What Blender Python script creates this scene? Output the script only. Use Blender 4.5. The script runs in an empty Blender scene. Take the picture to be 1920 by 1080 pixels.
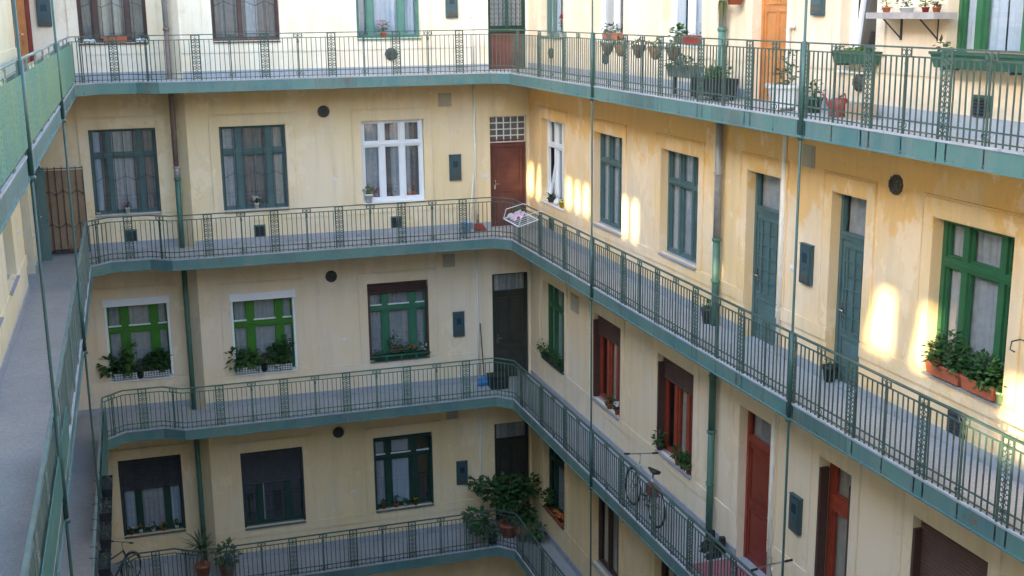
import bpy, bmesh, math, random
from mathutils import Vector, Matrix
R = random.Random(7)
sc = bpy.context.scene
COL = sc.collection
# ------------------------------------------------------------------ camera, sky, sun, exposure
cam = bpy.data.cameras.new('camera'); co = bpy.data.objects.new('camera', cam); COL.objects.link(co)
cam.sensor_width = 36.0; cam.lens = 2275.9 / 1920 * 36.0; cam.clip_end = 400; cam.clip_start = 0.05
yaw, pitch, roll = 0.30039, 0.22696, -0.01202
fwd = Vector((math.sin(yaw)*math.cos(pitch), math.cos(yaw)*math.cos(pitch), -math.sin(pitch)))
rgt = Vector((math.cos(yaw), -math.sin(yaw), 0)); upv = rgt.cross(fwd)
r2 = math.cos(roll)*rgt + math.sin(roll)*upv; u2 = -math.sin(roll)*rgt + math.cos(roll)*upv
M4 = Matrix((r2, u2, -fwd)).transposed().to_4x4(); M4.translation = Vector((-8.7679, -26.814, 5.2268))
co.matrix_world = M4; sc.camera = co
SUN_EL, SUN_AZ = 18.0, 239.04         # low sun beyond the left wing, shining across the court
w = bpy.data.worlds.new('World'); sc.world = w; w.use_nodes = True
nt = w.node_tree; bg = nt.nodes['Background']; bg.inputs['Strength'].default_value = 0.15
sk = nt.nodes.new('ShaderNodeTexSky'); sk.sky_type = 'NISHITA'; sk.sun_disc = False
sk.sun_elevation = math.radians(SUN_EL); sk.sun_rotation = math.radians(SUN_AZ); sk.dust_density = 1.2; sk.air_density = 1.0
nt.links.new(sk.outputs[0], bg.inputs['Color'])
sl = bpy.data.lights.new('sun', 'SUN'); sl.energy = 2.2; sl.angle = math.radians(1.2); sl.color = (1.0, 0.82, 0.52)
so = bpy.data.objects.new('sun', sl); COL.objects.link(so)
az, el = math.radians(SUN_AZ), math.radians(SUN_EL); sdir = Vector((-math.sin(az)*math.cos(el), -math.cos(az)*math.cos(el), -math.sin(el)))
so.rotation_euler = sdir.to_track_quat('-Z', 'Y').to_euler(); so.location = (-30, -10, 20)
sc.view_settings.view_transform = 'Standard'; sc.view_settings.look = 'None'; sc.view_settings.gamma = 1.0
sc.view_settings.exposure = 3.38
sc.cycles.max_bounces = 7; sc.cycles.diffuse_bounces = 4; sc.cycles.transparent_max_bounces = 12
sc.cycles.use_denoising = True; sc.cycles.sample_clamp_indirect = 8.0
# ------------------------------------------------------------------ materials
MATS = {}
def _new(name):
    m = bpy.data.materials.new(name); m.use_nodes = True; n = m.node_tree
    return m, n, n.nodes['Principled BSDF']
def noise(n, scale, detail=4, rough=0.6, stretch=(1, 1, 1), dist=0.0):
    g = n.nodes.new('ShaderNodeNewGeometry'); mp = n.nodes.new('ShaderNodeMapping'); mp.inputs['Scale'].default_value = stretch
    t = n.nodes.new('ShaderNodeTexNoise'); t.inputs['Scale'].default_value = scale; t.inputs['Detail'].default_value = detail
    t.inputs['Roughness'].default_value = rough; t.inputs['Distortion'].default_value = dist
    n.links.new(g.outputs['Position'], mp.inputs['Vector']); n.links.new(mp.outputs[0], t.inputs['Vector'])
    return t.outputs['Fac']
def ramp(n, fac, p0, p1, c0=(0, 0, 0, 1), c1=(1, 1, 1, 1)):
    r = n.nodes.new('ShaderNodeValToRGB'); e = r.color_ramp.elements
    e[0].position = p0; e[1].position = p1; e[0].color = c0; e[1].color = c1
    n.links.new(fac, r.inputs[0]); return r.outputs[0]
def mix(n, fac, a, b, mode='MIX'):
    x = n.nodes.new('ShaderNodeMix'); x.data_type = 'RGBA'; x.blend_type = mode
    if isinstance(fac, (int, float)): x.inputs[0].default_value = fac
    else: n.links.new(fac, x.inputs[0])
    for i, v in ((6, a), (7, b)):
        if isinstance(v, tuple): x.inputs[i].default_value = (*v[:3], 1)
        else: n.links.new(v, x.inputs[i])
    return x.outputs[2]
def math_(n, op, a, b=0.0, c=None):
    x = n.nodes.new('ShaderNodeMath'); x.operation = op
    for i, v in enumerate((a, b) if c is None else (a, b, c)):
        if isinstance(v, (int, float)): x.inputs[i].default_value = v
        else: n.links.new(v, x.inputs[i])
    return x.outputs[0]
def bump(n, b, h, strength=0.2, dist=0.01):
    x = n.nodes.new('ShaderNodeBump'); x.inputs['Strength'].default_value = strength; x.inputs['Distance'].default_value = dist
    n.links.new(h, x.inputs['Height']); n.links.new(x.outputs[0], b.inputs['Normal'])
def mat(name, col, rough=0.6, var=0.15, scale=6.0, metal=0.0, col2=None, amt=0.5, spec=0.4, bmp=0.0):
    """plain painted surface with uneven tone, optional second colour (wear) in patches"""
    if name in MATS: return MATS[name]
    m, n, b = _new(name)
    f = noise(n, scale, 5, 0.65)
    lo = tuple(c*(1-var) for c in col); hi = tuple(min(1, c*(1+var)) for c in col)
    c = mix(n, ramp(n, f, 0.3, 0.7), lo, hi)
    if col2:
        c = mix(n, ramp(n, noise(n, scale*1.7, 8, 0.75, (1.3, 1.3, .7)), 0.62-0.12*amt, 0.70-0.08*amt), c, col2)
    n.links.new(c, b.inputs['Base Color']); b.inputs['Roughness'].default_value = rough
    b.inputs['Metallic'].default_value = metal; b.inputs['Specular IOR Level'].default_value = spec
    if bmp: bump(n, b, noise(n, scale*8, 5, 0.7), bmp, 0.01)
    MATS[name] = m; return m
def plaster(name, col, old, pale, band=None, stain=0.35):
    """limewash: main paint, older deeper paint left in patches, pale repaired areas, rain streaks"""
    m, n, b = _new(name)
    big = noise(n, 0.55, 5, 0.6, (1, 1, .8)); blot = noise(n, 1.7, 9, 0.72, (1, 1, .6), .1); fine = noise(n, 26, 6, 0.75)
    streak = noise(n, 3.2, 6, 0.7, (1, 1, .09))
    c = mix(n, ramp(n, big, 0.42, 0.60), col, pale)
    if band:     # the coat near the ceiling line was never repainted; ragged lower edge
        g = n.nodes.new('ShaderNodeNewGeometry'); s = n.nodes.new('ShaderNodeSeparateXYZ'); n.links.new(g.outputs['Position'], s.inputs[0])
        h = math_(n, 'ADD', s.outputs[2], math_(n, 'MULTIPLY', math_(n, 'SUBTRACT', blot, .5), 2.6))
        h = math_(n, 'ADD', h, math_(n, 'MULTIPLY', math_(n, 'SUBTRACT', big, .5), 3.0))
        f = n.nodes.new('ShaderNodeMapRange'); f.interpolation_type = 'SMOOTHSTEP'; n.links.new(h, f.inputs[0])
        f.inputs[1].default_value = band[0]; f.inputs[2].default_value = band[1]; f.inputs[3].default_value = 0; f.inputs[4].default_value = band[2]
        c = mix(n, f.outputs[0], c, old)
    else:
        c = mix(n, math_(n, 'MULTIPLY', ramp(n, blot, 0.52, 0.62), .45), c, old)
    c = mix(n, math_(n, 'MULTIPLY', ramp(n, streak, 0.46, 0.74), stain*1.5), c, (0.40, 0.33, 0.24))
    c = mix(n, math_(n, 'MULTIPLY', ramp(n, fine, 0.35, 0.75), .14), c, (0.85, 0.8, 0.72))
    c = mix(n, math_(n, 'MULTIPLY', ramp(n, noise(n, 7.5, 9, .8), 0.66, 0.70), .35), c, (0.62, 0.55, 0.45))
    pk = noise(n, 1.0, 10, .7, (1, 1, .7), .15)
    c = mix(n, math_(n, 'MULTIPLY', ramp(n, pk, 0.575, 0.59), .55), c, tuple(min(1, x*1.05+.03) for x in pale))
    c = mix(n, math_(n, 'MULTIPLY', ramp(n, noise(n, 1.9, 10, .72, (1, 1, .55), .1), 0.60, 0.63), .30), c, tuple(x*.88 for x in old))
    vo = n.nodes.new('ShaderNodeTexVoronoi'); vo.feature = 'DISTANCE_TO_EDGE'; vo.inputs['Scale'].default_value = .85
    gg = n.nodes.new('ShaderNodeNewGeometry'); va = n.nodes.new('ShaderNodeVectorMath'); va.operation = 'ADD'; nz = n.nodes.new('ShaderNodeTexNoise'); nz.inputs['Scale'].default_value = 2.5; nz.inputs['Detail'].default_value = 6
    n.links.new(gg.outputs['Position'], nz.inputs['Vector']); n.links.new(gg.outputs['Position'], va.inputs[0]); n.links.new(nz.outputs['Color'], va.inputs[1]); n.links.new(va.outputs[0], vo.inputs['Vector'])
    crk = math_(n, 'MULTIPLY', ramp(n, vo.outputs[0], .004, .010, (1, 1, 1, 1), (0, 0, 0, 1)), ramp(n, noise(n, .7, 3, .5), .56, .62))
    c = mix(n, math_(n, 'MULTIPLY', crk, .16), c, (.28, .22, .16))
    n.links.new(c, b.inputs['Base Color']); b.inputs['Roughness'].default_value = 0.92; b.inputs['Specular IOR Level'].default_value = 0.15
    bump(n, b, math_(n, 'ADD', fine, math_(n, 'MULTIPLY', blot, 1.5)), 0.22, 0.012)
    MATS[name] = m; return m
P3 = plaster('plaster_pale', (.79, .68, .50), (.77, .58, .36), (.80, .72, .58), stain=.2)
P3R = plaster('plaster_pale_warm', (.70, .565, .39), (.70, .49, .26), (.71, .60, .46), stain=.2)
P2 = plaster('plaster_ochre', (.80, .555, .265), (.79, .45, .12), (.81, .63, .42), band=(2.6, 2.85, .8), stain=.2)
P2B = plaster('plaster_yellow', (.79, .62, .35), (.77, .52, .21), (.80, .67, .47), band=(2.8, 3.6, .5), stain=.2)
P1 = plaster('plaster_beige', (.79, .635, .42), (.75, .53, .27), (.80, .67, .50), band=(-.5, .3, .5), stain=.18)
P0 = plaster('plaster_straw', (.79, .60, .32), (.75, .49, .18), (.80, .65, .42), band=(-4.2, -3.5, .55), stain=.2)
PL = plaster('plaster_cream', (.80, .68, .42), (.78, .58, .28), (.81, .73, .54), stain=.2)
PLAST = {3: P3, 2: P2, 1: P1, 0: P0}
def terrazzo(name, base):
    m, n, b = _new(name)
    v = n.nodes.new('ShaderNodeTexVoronoi'); v.inputs['Scale'].default_value = 75; g = n.nodes.new('ShaderNodeNewGeometry'); n.links.new(g.outputs['Position'], v.inputs['Vector'])
    sp = n.nodes.new('ShaderNodeSeparateColor'); n.links.new(v.outputs['Color'], sp.inputs[0])
    c = mix(n, ramp(n, sp.outputs[0], .25, .85), tuple(x*.86 for x in base), tuple(min(1, x*1.16) for x in base))
    c = mix(n, math_(n, 'MULTIPLY', ramp(n, noise(n, 1.3, 6, .7), .4, .7), .5), c, tuple(x*.66 for x in base))
    n.links.new(c, b.inputs['Base Color']); b.inputs['Roughness'].default_value = .62
    bump(n, b, noise(n, 60, 4, .7), .15, .006); MATS[name] = m; return m
FLOOR = terrazzo('terrazzo', (.38, .375, .37))
PLINTH = mat('plinth_grey', (.36, .37, .39), .8, .12, 5, col2=(.24, .24, .25), amt=.5, bmp=.2)
def beammat(name, a, a2, rust):
    m, n, b = _new(name); c = mix(n, ramp(n, noise(n, .9, 4, .6), .38, .62), a, a2)
    c = mix(n, math_(n, 'MULTIPLY', ramp(n, noise(n, 4, 8, .78, (1, 1, .15)), .44, .70), .7), c, (.17, .20, .18))
    c = mix(n, math_(n, 'MULTIPLY', ramp(n, noise(n, 6, 10, .82, (1, 1, .6)), .585-rust, .66-rust), .85), c, (.16, .085, .045))
    n.links.new(c, b.inputs['Base Color']); b.inputs['Roughness'].default_value = .55; bump(n, b, noise(n, 5, 5, .7), .25, .02); MATS[name] = m; return m
BEAM = beammat('beam_paint', (.06, .15, .15), (.095, .195, .165), .02)
BEAMD = beammat('beam_patch', (.055, .125, .115), (.075, .15, .13), .05)
RAIL = mat('railing_paint', (.052, .09, .073), .5, .25, 4, col2=(.2, .13, .08), amt=.35)
RAILL = mat('railing_faded', (.15, .20, .175), .55, .2, 4, col2=(.22, .15, .10), amt=.3)
RAILG = mat('railing_green', (.07, .15, .105), .5, .2, 4, col2=(.2, .13, .08), amt=.2)
RODM = mat('rod_paint', (.045, .10, .085), .4, .15, 4)
def screenmat():
    m, n, b = _new('screen_green'); st = noise(n, 9, 5, .7, (1, 1, .04)); c = mix(n, ramp(n, st, .35, .65), (.08, .20, .14), (.16, .30, .19))
    c = mix(n, math_(n, 'MULTIPLY', ramp(n, noise(n, .35, 3, .5), .45, .6), .6), c, (.20, .28, .12)); n.links.new(c, b.inputs['Base Color']); b.inputs['Roughness'].default_value = .8
    t = n.nodes.new('ShaderNodeBsdfTransparent'); mx = n.nodes.new('ShaderNodeMixShader'); n.links.new(ramp(n, noise(n, 60, 2, .5, (1, 1, .5)), .3, .5, (.35, .35, .35, 1), (.95, .95, .95, 1)), mx.inputs[0])
    n.links.new(t.outputs[0], mx.inputs[1]); n.links.new(b.outputs[0], mx.inputs[2]); n.links.new(mx.outputs[0], n.nodes['Material Output'].inputs[0]); return m
SCREEN = screenmat()
SCREEN2 = mat('screen_teal', (.065, .165, .14), .6, .15, 4)
PIPEZ = mat('zinc', (.34, .34, .34), .5, .2, 5, .3, col2=(.2, .18, .16), amt=.4)
PIPEG = mat('pipe_green', (.07, .16, .12), .5, .15, 4, col2=(.15, .13, .1), amt=.3)
PIPEB = mat('pipe_brown', (.2, .14, .12), .6, .2, 4)
CONDUIT = mat('conduit_white', (.80, .77, .70), .5, .08, 6)
TEAL = mat('paint_teal', (.075, .135, .135), .45, .15, 5, col2=(.04, .07, .07), amt=.2)
GREEN = mat('paint_green', (.028, .115, .05), .4, .12, 5)
LIME = mat('paint_lime', (.05, .19, .025), .4, .1, 5)
TEALG = mat('paint_tealgreen', (.075, .185, .145), .45, .12, 5)
GREYG = mat('paint_greygreen', (.10, .165, .145), .45, .12, 5)
MIDG = mat('paint_midgreen', (.045, .17, .10), .4, .12, 5)
DARKG = mat('paint_darkgreen', (.018, .055, .04), .4, .2, 5)
BROWN = mat('paint_brown', (.085, .045, .038), .5, .2, 5)
REDB = mat('paint_redbrown', (.30, .055, .03), .42, .2, 6)
REDD = mat('paint_darkred', (.20, .035, .022), .42, .2, 6)
ORANGE = mat('varnish_orange', (.46, .19, .06), .38, .18, 3)
DOORB = mat('door_brown', (.13, .045, .035), .42, .25, 3)
DOORK = mat('door_black', (.035, .036, .028), .5, .2, 4)
WHITE = mat('pvc_white', (.80, .82, .84), .3, .03, 5)
SILLG = mat('sill_zinc', (.30, .31, .34), .55, .15, 4)
SILLD = mat('sill_dark', (.12, .14, .13), .6, .2, 4)
CURT = mat('curtain_lace', (.34, .355, .37), .9, .14, 9)
CURTD = mat('curtain_dark', (.17, .155, .15), .9, .2, 7)
SHUT = mat('shutter_brown', (.105, .05, .04), .5, .12, 6)
CURTB = mat('curtain_blue', (.40, .46, .53), .9, .08, 9)
CURTY = mat('curtain_cream', (.40, .37, .31), .9, .12, 9)
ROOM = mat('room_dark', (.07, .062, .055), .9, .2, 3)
METER = mat('meter_box', (.045, .085, .095), .45, .12, 5)
METERW = mat('meter_window', (.025, .05, .065), .25, .1, 5)
VENT = mat('vent_iron', (.075, .075, .06), .7, .3, 20)
HATCH = mat('hatch_grey', (.42, .38, .30), .75, .12, 6)
TERRA = mat('terracotta', (.42, .12, .055), .75, .12, 8)
REDP = mat('plastic_red', (.27, .04, .03), .4, .08, 8)
BLUEP = mat('plastic_blue', (.06, .25, .55), .35, .06, 8)
WPLAS = mat('plastic_white', (.72, .73, .72), .4, .05, 8)
GPLAS = mat('plastic_green', (.03, .085, .055), .45, .12, 8)
BLACK = mat('black_matt', (.02, .02, .022), .6, .2, 8)
RUBBER = mat('rubber', (.018, .018, .018), .75, .1, 8)
CHROME = mat('chrome', (.6, .6, .6), .25, .05, 8, 1.0)
SOIL = mat('soil', (.05, .035, .025), .95, .3, 30)
BOARD = mat('board_brown', (.28, .185, .11), .75, .2, 3, col2=(.18, .12, .08), amt=.3)
IRON = mat('iron_dark', (.05, .05, .055), .55, .2, 6)
LIMEP = mat('plastic_lime', (.42, .62, .30), .45, .05, 8)
YELP = mat('plastic_yellow', (.62, .48, .04), .5, .05, 8)
PINK = mat('cloth_pink', (.55, .32, .36), .9, .15, 8)
PEBB = mat('concrete', (.35, .34, .32), .9, .2, 6, bmp=.3)
ROOF = mat('roof_tile', (.28, .11, .07), .85, .25, 4, bmp=.3)
BLUEFR = mat('bike_frame_dark', (.03, .035, .045), .35, .1, 8)
REDFR = mat('bike_frame_red', (.42, .03, .04), .3, .08, 8)
RUGM = mat('rug_wool', (.42, .13, .09), .95, .2, 14, col2=(.25, .12, .30), amt=1.2, bmp=.5)
PETW = mat('petal_white', (.78, .76, .72), .7, .05, 8)
PETR = mat('petal_red', (.62, .05, .05), .7, .15, 8)
PETP = mat('petal_pink', (.72, .22, .30), .7, .15, 8)
PETO = mat('petal_orange', (.75, .16, .04), .7, .15, 8)
def leafmat(name, a, b_):
    m, n, b = _new(name)
    c = mix(n, ramp(n, noise(n, 14, 3, .6), .35, .65), a, b_)
    n.links.new(c, b.inputs['Base Color']); b.inputs['Roughness'].default_value = .5; b.inputs['Specular IOR Level'].default_value = .35
    tr = n.nodes.new('ShaderNodeBsdfTranslucent'); n.links.new(c, tr.inputs[0]); mx = n.nodes.new('ShaderNodeMixShader'); mx.inputs[0].default_value = .22
    n.links.new(b.outputs[0], mx.inputs[1]); n.links.new(tr.outputs[0], mx.inputs[2]); n.links.new(mx.outputs[0], n.nodes['Material Output'].inputs[0])
    MATS[name] = m; return m
LEAF = leafmat('leaf_dark', (.022, .065, .02), (.055, .13, .035))
LEAFL = leafmat('leaf_fresh', (.05, .12, .025), (.10, .20, .05))
LEAFY = leafmat('leaf_yellow', (.09, .13, .03), (.2, .22, .06))
LEAFP = leafmat('leaf_palm', (.05, .085, .035), (.10, .15, .06))
def glassmat(name, tint, ior):
    m, n, b = _new(name)
    n.nodes.remove(b)
    t = n.nodes.new('ShaderNodeBsdfTransparent'); t.inputs[0].default_value = (*tint, 1)
    g = n.nodes.new('ShaderNodeBsdfGlossy'); g.inputs['Roughness'].default_value = .04; g.inputs[0].default_value = (.9, .95, 1, 1)
    lw = n.nodes.new('ShaderNodeLayerWeight'); f0 = ((ior-1)/(ior+1))**2*3.0
    fac = math_(n, 'ADD', math_(n, 'MULTIPLY', math_(n, 'POWER', lw.outputs['Facing'], 5.0), .8), f0)
    bp = n.nodes.new('ShaderNodeBump'); bp.inputs['Strength'].default_value = .06; bp.inputs['Distance'].default_value = .02
    n.links.new(noise(n, 3.0, 2, .5), bp.inputs['Height']); n.links.new(bp.outputs[0], g.inputs['Normal'])
    mx = n.nodes.new('ShaderNodeMixShader'); n.links.new(fac, mx.inputs[0]); n.links.new(t.outputs[0], mx.inputs[1]); n.links.new(g.outputs[0], mx.inputs[2])
    n.links.new(mx.outputs[0], n.nodes['Material Output'].inputs[0]); MATS[name] = m; return m
GLASS = glassmat('window_glass', (.90, .92, .93), 1.5)
BLOCK = mat('glass_block', (.10, .11, .11), .18, .25, 10, spec=.8)
def sheetmat():
    m, n, b = _new('plastic_sheet'); b.inputs['Base Color'].default_value = (.45, .52, .48, 1); b.inputs['Roughness'].default_value = .5
    t = n.nodes.new('ShaderNodeBsdfTransparent'); mx = n.nodes.new('ShaderNodeMixShader'); mx.inputs[0].default_value = .55
    n.links.new(t.outputs[0], mx.inputs[1]); n.links.new(b.outputs[0], mx.inputs[2]); n.links.new(mx.outputs[0], n.nodes['Material Output'].inputs[0]); return m
SHEET = sheetmat()
# ------------------------------------------------------------------ mesh helpers
def FB(u, d, z): return (u, -d, z)                # back wing: u = x, d = distance out of the wall
def FY(u, d, z): return (u, .42-d, z)             # recessed bay at the left end of the back wing
def FR(u, d, z): return (-d, -u, z)               # right wing: u = distance from the corner
def FL(u, d, z): return (-10.8+d, -u, z)          # left wing
def FF(u, d, z): return (u, -28.0+d, z)           # wing behind the camera
def FW(x, y, z): return (x, y, z)
class MB:
    def __init__(s, F=FW): s.v = []; s.f = []; s.F = F; s.sm = []
    def add(s, vs, fs, smooth=False):
        o = len(s.v); s.v += [s.F(*p) for p in vs]
        for f in fs: s.f.append(tuple(i+o for i in f)); s.sm.append(smooth)
    def box(s, a0, a1, b0, b1, c0, c1):
        s.add([(a0,b0,c0),(a1,b0,c0),(a1,b1,c0),(a0,b1,c0),(a0,b0,c1),(a1,b0,c1),(a1,b1,c1),(a0,b1,c1)],
              [(0,3,2,1),(4,5,6,7),(0,1,5,4),(1,2,6,5),(2,3,7,6),(3,0,4,7)])
    def quad(s, a, b, c, d): s.add([a, b, c, d], [(0, 1, 2, 3)])
    def tube(s, pts, r, n=8, cap=True, closed=False, smooth=True):
        P = [Vector(p) for p in pts]; rs = r if isinstance(r, (list, tuple)) else [r]*len(P); vs = []; N = len(P)
        for i, p in enumerate(P):
            a = P[(i-1) % N] if (closed or i > 0) else p; b = P[(i+1) % N] if (closed or i < N-1) else p
            t = (b-a).normalized() if (b-a).length > 1e-9 else Vector((0, 0, 1))
            x = t.cross(Vector((0, 0, 1)));
            if x.length < 1e-3: x = t.cross(Vector((0, 1, 0)))
            x.normalize(); y = t.cross(x)
            for k in range(n):
                q = 2*math.pi*k/n; vs.append(tuple(p + rs[i]*(math.cos(q)*x + math.sin(q)*y)))
        fs = []
        for i in range(N if closed else N-1):
            j = (i+1) % N
            for k in range(n): fs.append((i*n+k, i*n+(k+1) % n, j*n+(k+1) % n, j*n+k))
        if cap and not closed: fs += [tuple(range(n))[::-1], tuple(range((N-1)*n, N*n))]
        s.add(vs, fs, smooth)
    def lathe(s, prof, c=(0, 0, 0), n=14, sq=None, smooth=True):
        vs = []; fs = []
        for r, z in prof:
            for k in range(n):
                q = 2*math.pi*k/n; vs.append((c[0]+r*math.cos(q)*(sq or 1), c[1]+r*math.sin(q), c[2]+z))
        for i in range(len(prof)-1):
            for k in range(n): fs.append((i*n+k, i*n+(k+1) % n, (i+1)*n+(k+1) % n, (i+1)*n+k))
        fs += [tuple(range(n))[::-1], tuple(range((len(prof)-1)*n, len(prof)*n))]
        s.add(vs, fs, smooth)
    def taper(s, c, L0, W0, L1, W1, h):          # tapered trough, long axis = first axis
        x, y, z = c; v = []
        for (l, w_, zz) in ((L0, W0, 0), (L1, W1, h), (L1-.03, W1-.03, h), (L1-.035, W1-.035, h-.04)):
            v += [(x-l/2, y-w_/2, z+zz), (x+l/2, y-w_/2, z+zz), (x+l/2, y+w_/2, z+zz), (x-l/2, y+w_/2, z+zz)]
        f = [(3, 2, 1, 0)]
        for i in range(3):
            for k in range(4): f.append((i*4+k, i*4+(k+1) % 4, i*4+4+(k+1) % 4, i*4+4+k))
        f.append((12, 13, 14, 15)); s.add(v, f)
    def build(s, name, m, parent=None, fix=True, loc=None):
        me = bpy.data.meshes.new(name)
        o0 = Vector(parent['_o']) if parent is not None and '_o' in parent else Vector(loc or (0, 0, 0))
        me.from_pydata([tuple(Vector(p)-o0) for p in s.v], [], s.f)
        for p, q in zip(me.polygons, s.sm): p.use_smooth = q
        if fix:
            bm = bmesh.new(); bm.from_mesh(me); bmesh.ops.recalc_face_normals(bm, faces=bm.faces); bm.to_mesh(me); bm.free()
        me.materials.append(m)
        o = bpy.data.objects.new(name, me); COL.objects.link(o)
        if parent is not None: o.parent = parent; o['_o'] = tuple(o0)
        else: o.location = o0; o['_o'] = tuple(o0)
        return o
def tag(o, label, cat, group=None, kind=None):
    o['label'] = label; o['category'] = cat
    if group: o['group'] = group
    if kind: o['kind'] = kind
    return o
def thing(name, label, cat, loc, group=None):
    o = bpy.data.objects.new(name, None); COL.objects.link(o); o.location = loc; o['_o'] = tuple(loc); o.empty_display_size = .2
    return tag(o, label, cat, group)
Z = {3: 3.63, 2: 0.0, 1: -3.70, 0: -7.42, -1: -11.1}
FLH = .22
LV = {3: 'top storey', 2: 'second storey from the top', 1: 'third storey from the top', 0: 'lowest visible storey'}
GROUND = -11.0
TOP = 8.0
# ------------------------------------------------------------------ ground
g = MB(); g.quad((-60, -80, GROUND), (60, -80, GROUND), (60, 60, GROUND), (-60, 60, GROUND)); o = g.build('ground', PEBB); o['kind'] = 'structure'
# ------------------------------------------------------------------ wings
def wall_mesh(F, u0, u1, z0, z1, ops, depth=.20):
    """wall sheet with openings [(a,b,c,d)] cut out and reveals turned back"""
    m = MB(F); us = sorted({u0, u1, *[x for o_ in ops for x in o_[:2]]}); zs = sorted({z0, z1, *[x for o_ in ops for x in o_[2:4]]})
    for i in range(len(us)-1):
        for j in range(len(zs)-1):
            cu, cz = (us[i]+us[i+1])/2, (zs[j]+zs[j+1])/2
            if any(a < cu < b and c < cz < d for a, b, c, d in ops): continue
            m.quad((us[i], 0, zs[j]), (us[i+1], 0, zs[j]), (us[i+1], 0, zs[j+1]), (us[i], 0, zs[j+1]))
    for a, b, c, d in ops:
        for p, q in (((a, c), (b, c)), ((b, c), (b, d)), ((b, d), (a, d)), ((a, d), (a, c))):
            m.quad((p[0], 0, p[1]), (q[0], 0, q[1]), (q[0], -depth, q[1]), (p[0], -depth, p[1]))
    return m
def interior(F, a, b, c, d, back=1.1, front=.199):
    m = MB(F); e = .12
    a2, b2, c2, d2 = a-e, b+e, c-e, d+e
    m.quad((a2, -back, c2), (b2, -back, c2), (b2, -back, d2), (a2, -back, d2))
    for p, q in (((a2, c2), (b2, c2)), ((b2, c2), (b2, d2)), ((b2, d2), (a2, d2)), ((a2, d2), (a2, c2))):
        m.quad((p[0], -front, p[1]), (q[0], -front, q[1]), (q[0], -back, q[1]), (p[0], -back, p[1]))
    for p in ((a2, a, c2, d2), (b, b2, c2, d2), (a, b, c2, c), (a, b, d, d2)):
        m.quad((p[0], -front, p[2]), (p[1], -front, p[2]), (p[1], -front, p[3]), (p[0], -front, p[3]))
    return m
def curtain_mesh(F, a, b, c, d, dd, amp=.02, wl=.11, seed=0):
    m = MB(F); r = random.Random(seed); n = max(6, int((b-a)/.022)); ph = r.random()*6; vs = []
    for i in range(n+1):
        u = a+(b-a)*i/n; w_ = math.sin(2*math.pi*u/wl+ph+1.3*math.sin(u*5+ph))*amp+math.sin(u*23+ph)*amp*.4
        vs += [(u, dd+w_*.5, d), (u+.006*math.sin(u*40), dd+w_*1.2, c)]
    m.add(vs, [(2*i, 2*i+2, 2*i+3, 2*i+1) for i in range(n)], True); return m
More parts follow.
